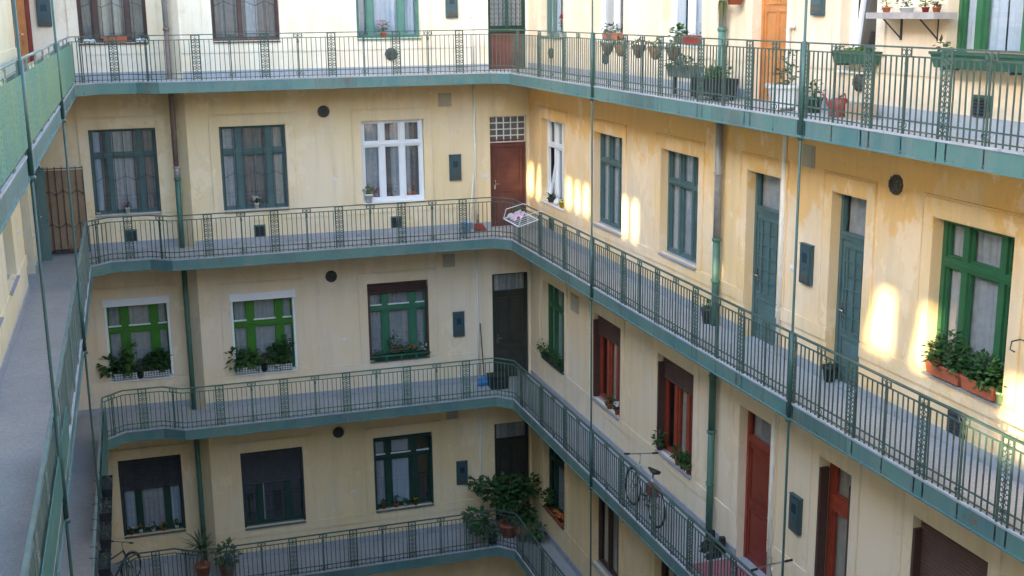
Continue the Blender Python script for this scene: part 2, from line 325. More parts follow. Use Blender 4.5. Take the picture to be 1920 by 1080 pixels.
def window(par, F, a, b, c, d, frame, mull=(.28, .74), tr=.69, mw=.07, tw=.08, bw=.05, sash=None, rec=.13, curtains=((0, 1, CURT),), sill=SILLG,
           box=None, shutter=None, guides=None, label=None, room=True, tilt=None, glass=True, seed=0, head=0.0, wline=False, grille=False):
    """frame mesh = the part 'window'; panes, curtains, sill, shutter are its sub-parts"""
    m = MB(F); d0, d1 = -rec-.06, -rec; W = b-a; H = d-c
    if head: m.box(a, b, d0, d1+.002, d-head, d)
    dt = d-head; zt = c+(dt-c)*tr
    m.box(a, a+bw, d0, d1, c, dt); m.box(b-bw, b, d0, d1, c, dt); m.box(a+bw, b-bw, d0, d1-.001, c, c+bw); m.box(a+bw, b-bw, d0, d1-.001, dt-bw*.7, dt)
    xs = [a+W*f for f in mull]
    for x in xs: m.box(x-mw/2, x+mw/2, d0, d1+.006, c+bw, dt-bw*.7)
    ed = [a+bw]+[q for x in xs for q in (x-mw/2, x+mw/2)]+[b-bw]
    cols = [(ed[i], ed[i+1]) for i in range(0, len(ed), 2)]
    if tr < 1:
        for p, q in cols: m.box(p, q, d0, d1+.004, zt-tw/2, zt+tw/2)
        m.box(a+bw, b-bw, d1+.006, d1+.022, zt-.012, zt+.014)
        rows = [(c+bw, zt-tw/2), (zt+tw/2, dt-bw*.7)]
    else: rows = [(c+bw, dt-bw*.7)]
    wo = m.build('window', frame, par)
    if label: wo['label'] = label
    sm = sash or frame; s = MB(F)
    for p, q in cols:
        for e, f in rows:
            t = .028
            if tilt is not None and (p, e) == (cols[tilt][0], rows[0][0]): continue
            s.box(p, p+t, d0-.015, d0+.03, e, f); s.box(q-t, q, d0-.015, d0+.03, e, f); s.box(p+t, q-t, d0-.015, d0+.028, e, e+t); s.box(p+t, q-t, d0-.015, d0+.028, f-t, f)
            if glass:
                gm = MB(F); gm.quad((p+t*.7, d0+.002, e+t*.7), (q-t*.7, d0+.002, e+t*.7), (q-t*.7, d0+.002, f-t*.7), (p+t*.7, d0+.002, f-t*.7)); gm.build('pane', GLASS, wo)
    s.build('sash', sm, wo)
    if wline:
        wl = MB(F)
        for p, q in cols: wl.box(p+.004, q-.004, d0+.031, d1+.001, rows[-1][0]+.001, rows[-1][0]+.03)
        wl.build('weather_bar', WHITE, wo)
    if tilt is not None:                         # one sash tipped inwards at the top
        p, q = cols[tilt]; e, f = rows[0]; k = .20; t = .05
        def T(u, dd, z_): return F(u, dd-(z_-e)/(f-e)*k, z_)
        ts = MB(T); ts.box(p, p+t, d0, d0+.05, e, f); ts.box(q-t, q, d0, d0+.05, e, f); ts.box(p+t, q-t, d0, d0+.048, e, e+t); ts.box(p+t, q-t, d0, d0+.048, f-t, f)
        ts.build('tilted_sash', sm, wo); gm = MB(T); gm.quad((p+t*.7, d0+.02, e+t*.7), (q-t*.7, d0+.02, e+t*.7), (q-t*.7, d0+.02, f-t*.7), (p+t*.7, d0+.02, f-t*.7)); gm.build('pane', GLASS, wo)
    for i, (p, q, cm) in enumerate(curtains):
        curtain_mesh(F, a+.02+(W-.04)*p, a+.02+(W-.04)*q, c+.03, d-.03, -rec-.095-.02*(i % 2), seed=seed*7+i).build('curtain', cm, wo)
    if sill: sm_ = MB(F); sm_.add([(a+.004, -rec-.02, c+.012), (b-.004, -rec-.02, c+.012), (b-.004, .05, c-.018), (a+.004, .05, c-.018), (a+.004, -rec-.02, c+.001), (b-.004, -rec-.02, c+.001), (b-.004, .05, c-.04), (a+.004, .05, c-.04)], [(0, 1, 2, 3), (4, 7, 6, 5), (0, 4, 5, 1), (1, 5, 6, 2), (2, 6, 7, 3), (3, 7, 4, 0)]); sm_.build('sill', sill, wo)
    if guides:
        for x0 in (a+.001, b-.05): gm = MB(F); gm.box(x0, x0+.049, -.12, .012, c+.02, d-.16); gm.build('shutter_guide', guides, wo)
    if box: bm_ = MB(F); bm_.box(a-.02, b+.02, -.12, .06, d-.15, d+.02); bm_.build('shutter_box', box, wo)
    if shutter:                                  # (material, bottom z): slats lowered in front of the frame
        h = MB(F); zb = shutter[1]; z_ = d-.002
        while z_ > zb:
            h.add([(a+.015, -.10, z_), (b-.015, -.10, z_), (b-.015, -.082, z_-.022), (a+.015, -.082, z_-.022), (b-.015, -.10, z_-.044), (a+.015, -.10, z_-.044)], [(0, 1, 2, 3), (3, 2, 4, 5)]); z_ -= .046
        h.build('roller_shutter', shutter[0], wo)
    if grille:
        gr = MB(F)
        for k in range(7):
            u = a+.06+(W-.12)*k/6; gr.tube([(u, -.06, c+.01), (u, -.06, d-.05)], .006, 5)
        for zz in (c+H*.42,):
            pts = [(a+.06+(W-.12)*k/6, -.05, zz+(.05 if k % 2 else -.05)) for k in range(7)]; gr.tube(pts, .006, 5)
        gr.build('grille', IRON, wo)
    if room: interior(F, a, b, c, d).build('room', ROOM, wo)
    return wo
def door(par, F, a, b, c, d, leafm, framem=None, tr=.77, panels=((.08, .30), (.36, .94)), rec=.13, label=None, handle=True, hside=1, lattice=False, pglass=False, blocks=False, grille=None, cols=1, bars=False):
    framem = framem or leafm; d0, d1 = -rec-.07, -rec; W = b-a; zt = c+(d-c)*tr; m = MB(F); bw = .06
    f = MB(F); f.box(a, a+bw, d0, d1, c, d); f.box(b-bw, b, d0, d1, c, d); f.box(a+bw, b-bw, d0, d1-.001, d-bw*.6, d)
    f.box(a+bw, b-bw, d0, d1+.003, zt, zt+.09); f.box(a+bw, b-bw, d1+.004, d1+.03, zt+.06, zt+.085)
    l0, l1 = a+bw+.004, b-bw-.004; e0, e1 = c+.01, zt-.003
    m.box(l0, l1, d0+.005, d1-.022, e0, e1)
    cw = (l1-l0-.10)/cols
    for k in range(cols):
        for p, q in panels:
            x0, x1 = l0+.05+cw*k+.03, l0+.05+cw*(k+1)-.03; z0, z1 = e0+(e1-e0)*p, e0+(e1-e0)*q
            m.box(x0-.025, x0, d1-.022, d1-.004, z0, z1); m.box(x1, x1+.025, d1-.022, d1-.004, z0, z1); m.box(x0-.025, x1+.025, d1-.022, d1-.005, z0-.025, z0); m.box(x0-.025, x1+.025, d1-.022, d1-.005, z1, z1+.025)
            m.box(x0+.05, x1-.05, d1-.022, d1-.012, z0+.05, z1-.05)
    do = m.build('door', leafm, par)
    if label: do['label'] = label
    f.build('door_frame', framem, do)
    if blocks:
        nx, nz = 5, 4; x0, x1, z0, z1 = a+.02, b-.02, zt+.03, d-.02; br = MB(F); br.box(a, b, d0+.02, d1-.03, zt+.09, d-.01)
        for i in range(nx+1): br.box(x0+(x1-x0)*i/nx-.012, x0+(x1-x0)*i/nx+.012, d1-.031, d1+.008, z0, z1)
        for j in range(nz+1): br.box(x0, x1, d1-.031, d1+.007, z0+(z1-z0)*j/nz-.012, z0+(z1-z0)*j/nz+.012)
        br.build('block_grid', WPLAS, do)
        for i in range(nx):
            for j in range(nz):
                u0 = x0+(x1-x0)*i/nx+.014; u1 = x0+(x1-x0)*(i+1)/nx-.014; w0 = z0+(z1-z0)*j/nz+.014; w1 = z0+(z1-z0)*(j+1)/nz-.014
                bk = MB(F); bk.box(u0, u1, d1-.029, d1-.006, w0, w1); bk.build('glass_block', BLOCK, do)
    else:
        gm = MB(F); gm.quad((a+bw, d0+.02, zt+.09), (b-bw, d0+.02, zt+.09), (b-bw, d0+.02, d-bw*.6), (a+bw, d0+.02, d-bw*.6)); gm.build('transom_pane', GLASS, do)
        curtain_mesh(F, a+.03, b-.03, zt, d-.01, d0-.05, seed=int(abs(a)*10)).build('curtain', CURT, do)
    if lattice or bars:                           # ironwork in front of the upper panel
        la = MB(F); p, q = panels[-1]; z0, z1 = e0+(e1-e0)*p, e0+(e1-e0)*q
        for k in range(1, 4): x = l0+(l1-l0)*k/4; la.box(x-.008, x+.008, d1-.003, d1+.012, z0, z1)
        for k in range(1, 6): zz = z0+(z1-z0)*k/6; la.box(l0+.09, l1-.09, d1-.003, d1+.010, zz-.006, zz+.006)
        la.build('ironwork', framem, do)
    if handle:
        h = MB(F); hx = (l0+.07) if hside < 0 else (l1-.07); hz = c+1.02
        h.box(hx-.02, hx+.02, d1-.022, d1-.004, hz-.13, hz+.09); h.tube([(hx, d1-.01, hz), (hx, d1+.05, hz), (hx-.10*hside, d1+.055, hz-.005)], .011, 6); h.build('handle', CHROME, do)
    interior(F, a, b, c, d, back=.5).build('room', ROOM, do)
    st = MB(F); st.box(a+.002, b-.002, -.198, .03, c-.03, c+.012); st.build('threshold', PLINTH, do)
    return do
def surround(par, F, a, b, c, d, m, w_=.19):
    s = MB(F); p = .016; q = c-.02 if c > 0 else c
    s.box(a-w_, a-.003, -.005, p, c, d+.02); s.box(b+.003, b+w_, -.005, p, c, d+.02); s.box(a-w_, b+w_, -.005, p, d+.02, d+w_+.04)
    s.box(a-w_-.012, a-w_, -.005, p+.012, c, d+w_+.05); s.box(b+w_, b+w_+.012, -.005, p+.012, c, d+w_+.05); s.box(a-w_-.02, b+w_+.02, -.005, p+.02, d+w_+.05, d+w_+.072)
    return s.build('surround', m, par)
def courses(par, F, u0, u1, zk, gaps, m, pl=True, band=(.77, .955)):
    """grey plinth and the projecting dado course, interrupted at doors"""
    segs = []; x = u0
    for a, b in sorted(gaps): segs.append((x, a)); x = b
    segs.append((x, u1)); s = MB(F); t = MB(F); r = random.Random(int(zk*10+u0))
    for a, b in segs:
        if b-a < .05: continue
        s.box(a+.004, b-.004, -.005, .018, zk+band[0], zk+band[1])
        t.box(a+.003, b-.003, -.005, .024, zk+FLH-.02, zk+.375+r.uniform(-.01, .01))
    s.build('dado_course', m, par); t.build('plinth', PLINTH, par)
wing_b = thing('apartment_wing', 'cream wing across the end of the court, in the middle of the picture', 'building', (-5, 0, GROUND), 'wings round the courtyard')
wing_r = thing('apartment_wing', 'yellow wing running down the right side of the court', 'building', (0, -12, GROUND), 'wings round the courtyard')
wing_l = thing('apartment_wing', 'cream wing at the left edge seen at a slant', 'building', (-10.8, -12, GROUND), 'wings round the courtyard')
XW1, XW2, XW3, XD = (-9.67, -8.30), (-7.0, -5.59), (-3.93, -2.51), (-.95, -.06)
S0, S1 = .98, 2.81                                # sill and head above gallery underside
UW4, UW5, UW6, UD1, UD2, UW7 = (.93, 2.40), (4.17, 5.65), (7.42, 8.90), (10.56, 11.54), (12.9, 13.69), (15.05, 16.42)
UW8, UW9 = (18.2, 19.6), (21.2, 22.6)
for k in (3, 2, 1, 0, -1):
    z = Z[k]; z1 = Z[k+1] if k < 3 else TOP; pm = PLAST.get(k, P0); pb = P2B if k == 2 else pm; pm = P3R if k == 3 else pm
    hd = z+S1 if k >= 0 else z+2.6
    # back wing
    ops = [(*XW2, z+S0, hd), (*XW3, z+S0, hd), (*XD, z+FLH, hd)] if k >= 0 else []
    wall_mesh(FB, -7.67, 0, z, z1, ops).build('wall', pb, wing_b)
    wall_mesh(FY, -10.8, -7.98, z, z1, [(*XW1, z+S0, hd)] if k >= 0 else []).build('wall', pb, wing_b)
    ch = MB(); ch.quad((-7.98, .42, z), (-7.67, 0, z), (-7.67, 0, z1), (-7.98, .42, z1)); ch.build('wall_corner', pb, wing_b)
    # right wing
    o2 = (*UD2, z+FLH, hd) if k == 2 else ((*UD2, z+.78 if k == 3 else z+.45, hd))
    rops = [(*x, z+S0, hd) for x in (UW4, UW5, UW6, UW7, UW8, UW9)]+[(*UD1, z+FLH, hd), o2]
    if k < 0: rops = []
    wall_mesh(FR, 0, 30, z, z1, rops).build('wall', pm, wing_r)
    if k < 0: continue
    for F, a, b, par in ((FB, *XW2, wing_b), (FB, *XW3, wing_b), (FY, *XW1, wing_b), (FR, *UW4, wing_r), (FR, *UW5, wing_r), (FR, *UW6, wing_r), (FR, *UW7, wing_r)):
        surround(par, F, a, b, z+.975, hd, pb if par is wing_b else pm)
    surround(wing_r, FR, *UD1, z+.975, hd, pm); surround(wing_r, FR, *UD2, z+.975, hd, pm)
    surround(wing_b, FB, XD[0], XD[1]-.17, z+.975, hd, pb, .12) if False else None
    courses(wing_b, FB, -7.66, -.02, z, [XD], pb, band=(.74, .955)); courses(wing_b, FY, -10.78, -8.0, z, [], pb, band=(.74, .955))
    courses(wing_r, FR, .03, 24, z, [UD1]+([UD2] if k == 2 else []), pm)
# ---- back wing windows
cl = ((0, .38, CURT), (.55, 1, CURT))
wn = lambda F, x, k, fr, **kw: window(wing_b if F in (FB, FY) else wing_r, F, x[0], x[1], Z[k]+S0, Z[k]+S1, fr, seed=int(abs(x[0])*3)+k*11, **kw)
wn(FY, XW1, 3, BROWN, mull=(.25, .72), tr=.8, curtains=((0, .3, CURTD), (.3, .45, CURTY), (.45, .52, CURTD), (.52, .62, CURTY), (.62, 1, CURTD)), sill=BROWN, grille=True, label='dark brown window with drawn curtains above the top gallery')
wn(FB, XW2, 3, BROWN, mull=(.42,), tr=.85, mw=.05, curtains=((0, .5, CURTD), (.5, .72, CURT), (.7, 1, CURTD)), sill=BROWN, grille=True, label='dark brown window with a dim interior')
wn(FB, XW3, 3, TEALG, mull=(.23, .72), tr=.8, mw=.13, curtains=((0, .15, CURT), (.25, 1, CURTB)), sill=TEALG, label='green window with light blue curtains')
wn(FY, XW1, 2, TEAL, curtains=((0, .14, CURTB), (.14, .3, CURTD), (.3, .64, CURT), (.64, .74, CURTD), (.74, 1, CURTD)), grille=True)
wn(FB, XW2, 2, TEAL, mw=.11, tw=.10, curtains=((0, .22, CURT), (.24, .76, CURTD), (.78, 1, CURTY)), grille=True)
wn(FB, XW3, 2, WHITE, mull=(.34, .665), tr=.71, mw=.10, tw=.09, bw=.07, curtains=((0, .3, CURT), (.3, .48, CURTD), (.48, .8, CURT), (.8, 1, CURTD)), sill=WHITE, rec=.10, label='white plastic window with three columns of panes')
for F, x in ((FY, XW1), (FB, XW2)):
    wn(F, x, 1, LIME, mull=(.30, .755), tr=.66, mw=.15, tw=.13, bw=.06, head=.14, wline=True, rec=.12, curtains=((0, 1, CURT),), sill=WHITE, box=WHITE, guides=WHITE, label='bright green window under a white shutter box')
wn(FB, XW3, 1, MIDG, mull=(.30, .755), tr=.66, mw=.14, tw=.12, bw=.05, head=.0, wline=True, rec=.15, curtains=((0, .28, CURT), (.3, 1, CURT)), sill=SILLD, box=None, shutter=(BROWN, Z[1]+S1-.24), guides=BROWN, label='green window with a rolled brown shutter')
wn(FY, XW1, 0, DARKG, mull=(.28, .74), tr=1, mw=.10, shutter=(IRON, Z[0]+S1-.78), guides=IRON, curtains=((0, .3, CURTB), (.33, .75, CURT), (.78, 1, CURTB)), sill=SILLD)
wn(FB, XW2, 0, DARKG, mull=(.28, .74), tr=1, mw=.10, sash=DARKG, shutter=(IRON, Z[0]+S1-.80), guides=IRON, curtains=((.3, .36, CURT),), sill=SILLD)
wn(FB, XW3, 0, DARKG, mull=(.26, .70), tr=.70, mw=.13, tw=.12, wline=True, shutter=(DARKG, Z[0]+S1-.14), guides=DARKG, curtains=((0, .24, CURT), (.3, .62, CURTB)), sill=SILLD)
door(wing_b, FB, *XD, Z[3]+FLH, Z[3]+S1, DOORB, DARKG, tr=.345, panels=((.1, .9),), handle=False, label='door with a brown lower panel and dark green grille', rec=.05)
gr = MB(FB)
for i in range(9):
    u = XD[0]+.05+i*.10; gr.tube([(u, -.015, Z[3]+1.15), (u, -.015, Z[3]+S1-.03)], .007, 5)
for j in range(16):
    zz = Z[3]+1.15+j*.105; gr.tube([(XD[0]+.04+i*.05, -.005, zz+(.03 if i % 2 else -.03)) for i in range(17)], .005, 4)
gr.box(XD[0]+.02, XD[1]-.02, -.04, -.01, Z[3]+1.06, Z[3]+1.15); gr.box(-.54, -.47, -.045, .0, Z[3]+1.151, Z[3]+S1-.02); gr.build('door_grille', DARKG, wing_b)
door(wing_b, FB, *XD, Z[2]+FLH, Z[2]+S1, DOORB, DOORB, tr=.755, panels=((.06, .42), (.5, .95)), hside=-1, blocks=True, rec=.10, label='brown door below a grid of glass blocks')
door(wing_b, FB, *XD, Z[1]+FLH, Z[1]+S1, DOORK, DOORK, tr=.8, panels=((.06, .35), (.42, .95)), cols=2, hside=-1, rec=.06, label='black double door')
door(wing_b, FB, *XD, Z[0]+FLH, Z[0]+S1, DOORK, DOORK, tr=.8, panels=((.06, .35), (.42, .95)), cols=2, hside=-1, rec=.08, label='black double door behind the big plant')
# ---- right wing windows and doors
wn(FR, UW4, 3, GREYG, curtains=((0, .5, CURTB), (.5, 1, CURTB)), sill=GREYG)
wn(FR, UW5, 3, WHITE, mull=(.5,), tr=.75, mw=.12, bw=.08, curtains=((0, .3, CURT), (.7, 1, CURT)), sill=WHITE)
wn(FR, UW6, 3, WHITE, mull=(.5,), tr=.75, mw=.12, bw=.08, curtains=((0, .25, CURTB), (.5, 1, CURTB)), sill=WHITE)
door(wing_r, FR, *UD1, Z[3]+FLH, Z[3]+S1, ORANGE, ORANGE, tr=.82, panels=((.05, .3), (.36, .6), (.66, .95)), cols=2, hside=1, label='orange varnished wooden door with raised panels')
window(wing_r, FR, *UD2, Z[3]+.78, Z[3]+S1, WHITE, mull=(), tr=1, bw=.07, tilt=0, curtains=((.6, 1, CURTY),), sill=WHITE, seed=4, label='white window tilted open')
wn(FR, UW7, 3, GREEN, mull=(.26, .80), tr=.72, mw=.10, tw=.10, curtains=((0, .5, CURTB), (.5, 1, CURTB)), sill=SILLG)
wn(FR, UW4, 2, WHITE, mull=(.36, .70), tr=.68, mw=.10, tw=.08, bw=.06, tilt=0, curtains=((.3, 1, CURT),), sill=WHITE, label='white window with one sash tipped open')
wn(FR, UW5, 2, TEAL, mull=(.33, .68), curtains=((0, 1, CURT),), sill=SILLG)
wn(FR, UW6, 2, TEAL, mull=(.33, .68), curtains=((0, 1, CURT),), sill=SILLG)
door(wing_r, FR, *UD1, Z[2]+FLH, Z[2]+S1, TEAL, TEAL, tr=.76, panels=((.06, .32), (.38, .95)), bars=True, hside=-1, label='teal door behind an iron grille, nearer the downpipe')
door(wing_r, FR, *UD2, Z[2]+FLH, Z[2]+S1, TEAL, TEAL, tr=.76, panels=((.06, .32), (.38, .95)), bars=True, hside=-1, label='narrow teal door with barred upper panel')
wn(FR, UW7, 2, GREEN, mull=(.31, .77), tr=.72, mw=.10, tw=.11, bw=.07, sash=GREEN, curtains=((0, .3, CURT), (.3, .72, CURT), (.75, 1, CURT)), sill=SILLG, label='dark green window with lace curtains')
wn(FR, UW4, 1, GREEN, mull=(.3, .66), curtains=((0, .5, CURT), (.5, .8, CURT)), sill=SILLD)
for x in (UW5, UW6): wn(FR, x, 1, REDB, mull=(.34, .68), tr=1, mw=.12, curtains=((.4, .9, CURTY),), sill=SILLG, shutter=(BROWN, Z[1]+S1-.42), guides=BROWN, label='red brown window half under a dark roller shutter')
door(wing_r, FR, *UD1, Z[1]+FLH, Z[1]+S1, REDD, REDB, tr=.78, panels=((.05, .45), (.52, .95)), hside=1, label='dark red wooden door')
window(wing_r, FR, *UD2, Z[1]+.45, Z[1]+S1, REDB, mull=(), tr=.72, tw=.22, bw=.10, rec=.16, curtains=((0, 1, CURTY),), sill=WHITE, guides=BROWN, seed=3, label='narrow red brown window')
wn(FR, UW7, 1, BROWN, shutter=(SHUT, Z[1]+S0+.02), guides=BROWN, curtains=(), sill=SILLD, label='window closed by a red brown roller shutter')
wn(FR, UW4, 0, DARKG, curtains=((.3, .8, CURT),), sill=SILLD)
for x in (UW5, UW6, UW7): wn(FR, x, 0, BROWN, mull=(.4, .75), tr=1, curtains=((.1, .6, CURTY),), sill=SILLG)
door(wing_r, FR, *UD1, Z[0]+FLH, Z[0]+S1, REDD, REDD)
window(wing_r, FR, *UD2, Z[0]+.45, Z[0]+S1, BROWN, mull=(), curtains=((0, 1, CURTY),), seed=5)
for k in range(4):
    for x in (UW8, UW9): wn(FR, x, k, [BROWN, REDB, TEAL, WHITE][k], curtains=((0, 1, CURT),))
# ---- left wing: openings seen at a slant; top-storey ones are added, roomless, to pass sun onto the right wing
LW2 = [(1.7, 3.5), (5.4, 6.9), (8.4, 9.9), (11.6, 13.0), (14.4, 15.9), (18, 19.5), (21, 22.5)]
SUN_GAPS = [(.0, .95, 1, 1.05, 2.25), (2.55, 4.05, 2, .95, 2.2), (5.68, 6.55, 1, 1.3, 2.25), (7.66, 7.92, 0, 1.0, 1.5), (9.62, 9.9, 0, .95, 1.75), (13.85, 15.3, 1, .85, 2.3), (16.45, 17.5, 0, 1.0, 1.85), (19.5, 21, 2, 1., 2.3)]  # added openings, placed and sized for the sun patches they let through
SUN_GAPS = [(a+6.48, b+6.48, n_, c_, d_) for a, b, n_, c_, d_ in SUN_GAPS]   # shifted along so the slanting sun throws its patches in place
for k in (3, 2, 1, 0, -1):
    z = Z[k]; z1 = Z[k+1] if k < 3 else TOP
    if k == 3: ops = [(a, b, z+c_, z+d_) for a, b, n_, c_, d_ in SUN_GAPS]
    else: ops = [(a, b, z+(FLH if i == 0 else S0), z+S1) for i, (a, b) in enumerate(LW2)] if k >= 0 else []
    wall_mesh(FL, -.42, 42, z, z1, ops, .22).build('wall', PL, wing_l)
    if k < 0: continue
    courses(wing_l, FL, -.40, 28, z, [LW2[0]] if k < 3 else [], PL)
    if k == 3:
        for a, b, nm, c_, d_ in SUN_GAPS:
            m = MB(FL); c, d = z+c_, z+d_; m.box(a, a+.05, -.19, -.13, c, d); m.box(b-.05, b, -.19, -.13, c, d); m.box(a+.05, b-.05, -.19, -.131, c, c+.05); m.box(a+.05, b-.05, -.19, -.131, d-.04, d)
            for i in range(nm): x = a+(b-a)*(i+1)/(nm+1); m.box(x-.11, x+.11, -.19, -.128, c+.05, d-.04)
            if nm == 2: m.box(a+.05, b-.05, -.189, -.127, c+.50, c+.62)
            wo = m.build('window', WHITE, wing_l)  # added frame, out of view, with wide mullions to split the sun patches
            if 19 < a < 22 or a < 7:                        # made-up slanted drapes, out of view, that break up the sun patches
                r = random.Random(int(a*10))
                for i in range(2 if nm else 0): dr = MB(FL); x0 = a+(b-a)*(.02+.62*i); dr.add([(x0, -.3, d), (x0+(b-a)*.26, -.3, d), (x0+(b-a)*r.uniform(.02, .12), -.34, c+r.uniform(.1, .45)), (x0-.02, -.34, c+.05)], [(0, 1, 2, 3)]); dr.build('curtain', CURT, wo, fix=False)

    else:
        for i, (a, b) in enumerate(LW2):
            if i: window(wing_l, FL, a, b, z+S0, z+S1, TEAL if k == 2 else BROWN, rec=.18, sill=SILLG, seed=i, curtains=((0, 1, CURT),))
            else: door(wing_l, FL, a, b, z+FLH, z+S1, TEAL, TEAL, rec=.15, cols=2)
for k, lm, nm in ((3, ORANGE, 'tall orange brown door in the slanted wing'), (2, BEAM, 'green door at the end of the slanted wing')):
    m = MB(FL); m.box(-.28, .95, .002, .05, Z[k]+FLH, Z[k]+2.9); m.box(-.2, .3, .051, .075, Z[k]+.35, Z[k]+2.7); m.box(.37, .87, .051, .075, Z[k]+.35, Z[k]+2.7)
    o = m.build('door', lm, wing_l); o['label'] = nm
    h = MB(FL); h.tube([(.72, .07, Z[k]+1.2), (.72, .13, Z[k]+1.2), (.62, .135, Z[k]+1.2)], .014, 6); h.build('handle', CHROME, o)
for k, lm, x0, x1, zt, nm in ((2, BEAM, .02, .23, 2.15, 'door_leaf'), (3, ORANGE, .02, .17, 3.4, 'door_leaf'), (3, REDD, .175, .27, 3.4, 'door_jamb')):
    m = MB(FL); m.box(.30, .345, x0, x1, Z[k]+FLH, Z[k]+zt); [m.box(.346, .36, x0+.03, x1-.03, Z[k]+FLH+a_, Z[k]+FLH+b_) for a_, b_ in ((.12, .75), (.85, 1.8))]; m.build(nm, lm, wing_l)
m = MB(FL); m.box(.96, 1.12, .0, .06, Z[3]+FLH, Z[3]+3.2); m.build('door_frame', REDD, wing_l)
# eaves and roofs
def eave(par, F, u0, u1, out=.45, rise=4.0, run=5.2):
    m = MB(F); m.box(u0, u1, -.3, out, TOP, TOP+.16); m.box(u0, u1, -.02, .16, TOP-.25, TOP-.001); m.build('eave', P3, par)
    r = MB(F); r.quad((u0, out, TOP+.17), (u1, out, TOP+.17), (u1, -run, TOP+rise), (u0, -run, TOP+rise)); r.build('roof', ROOF, par)
eave(wing_b, FB, -16, 8, rise=3.0, run=5); eave(wing_r, FR, -.6, 30, rise=2.2, run=5); eave(wing_l, FL, -.6, 42, rise=4.6, run=5.2)  # unseen left roof made steep and long to block direct sun
wing_f = thing('apartment_wing', 'cream wing behind the camera closing the court', 'building', (-5, -28, GROUND), 'wings round the courtyard')
wall_mesh(FF, -11, 0, GROUND, TOP, []).build('wall', PL, wing_f)
eave(wing_f, FF, -11, 0, rise=3, run=5)
# ------------------------------------------------------------------ galleries
PATH_B = [(-9.79, -1.34), (-9.40, -.98), (-8.62, -.98), (-8.19, -1.27), (-1.27, -1.27), (-.95, -1.62)]
PATH_R = [(-.95, -1.62), (-.95, -26.9)]
PATH_L = [(-9.79, -26.9), (-9.79, -1.34)]
POLY_B = [(-10.79, -1.34)]+PATH_B+[(-.005, -1.62), (-.005, -.005), (-7.665, -.005), (-7.975, .415), (-10.79, .415)]
POLY_R = [(-.95, -1.62), (-.95, -26.9), (-.005, -26.9), (-.005, -1.62)]
POLY_L = [(-10.79, -26.9), (-9.79, -26.9), (-9.79, -1.34), (-10.79, -1.34)]
def offs(path, d):
    """offset a 2D polyline to its left by d with mitred corners"""
    P = [Vector(p) for p in path]; out = []
    for i, p in enumerate(P):
        n = []
        if i > 0: t = (p-P[i-1]).normalized(); n.append(Vector((-t.y, t.x)))
        if i < len(P)-1: t = (P[i+1]-p).normalized(); n.append(Vector((-t.y, t.x)))
        if len(n) == 1: q = n[0]
        else: q = (n[0]+n[1]).normalized(); q = q/max(.4, q.dot(n[0]))
        out.append(p+q*d)
    return out
def sweep(mb, path, a, b, z0, z1):
    """rectangular bar following the path; a, b = offsets to the left"""
    A = offs(path, a); B = offs(path, b); n = len(A); v = []
    for i in range(n): v += [(A[i].x, A[i].y, z0), (B[i].x, B[i].y, z0), (B[i].x, B[i].y, z1), (A[i].x, A[i].y, z1)]
    f = [(0, 1, 2, 3), tuple(range(4*n-4, 4*n))[::-1]]
    for i in range(n-1):
        for k in range(4): f.append((i*4+k, i*4+4+k, i*4+4+(k+1) % 4, i*4+(k+1) % 4))
    mb.add(v, f)
# inside of the slab lies to the left of every path (court on the right-hand side going left to right on the back wing)
def gallery(k, poly, path, label, side):
    z = Z[k]; t = thing('gallery', label, 'gallery', (poly[0][0], poly[0][1], z), 'galleries round the courtyard')
    m = MB(); n = len(poly); vt = [(x, y, z+FLH) for x, y in poly]; vb = [(x, y, z+.10) for x, y in poly]
    m.add(vt+vb, [tuple(range(n)), tuple(range(2*n-1, n-1, -1))]+[(i, (i+1) % n, n+(i+1) % n, n+i) for i in range(n)])
    m.build('floor_slab', FLOOR, t)
    m = MB(); sweep(m, path, -.012, .05, z, z+FLH-.004); sweep(m, path, -.03, -.0125, z+.002, z+.022); m.build('fascia_beam', BEAM, t)
    m = MB(); sweep(m, path, -.02, .10, z+FLH-.003, z+FLH+.022); m.build('edge_strip', PLINTH, t)
    r = random.Random(k*5+len(path)); L = MB()
    for i in range(len(path)-1):
        a, b = Vector(path[i]), Vector(path[i+1]); d = b-a; l = d.length; tt = d.normalized(); nn = Vector((-tt.y, tt.x)); s = .5
        while s < l-.5:
            ln = r.uniform(.5, 1.3)
            if r.random() < .35 and s+ln < l:
                p = a+tt*s; q = a+tt*(s+ln); L = MB(); sweep(L, [p, q], -.0155, -.0118, z+.023, z+FLH-.006); L.build('patch_plate', BEAMD, t)
            s += r.uniform(1.2, 3.4)
    return t
names = {3: 'top', 2: 'second', 1: 'third', 0: 'lowest'}
for k in range(4):
    gallery(k, POLY_B, PATH_B, f'{names[k]} gallery floor and green beam along the end wing', 'b')
    gallery(k, POLY_R, PATH_R[::-1] if False else PATH_R, f'{names[k]} gallery floor and green beam along the right wing', 'r')
    if k: gallery(k, POLY_L, PATH_L, f'{names[k]} gallery floor and green beam along the left wing', 'l')
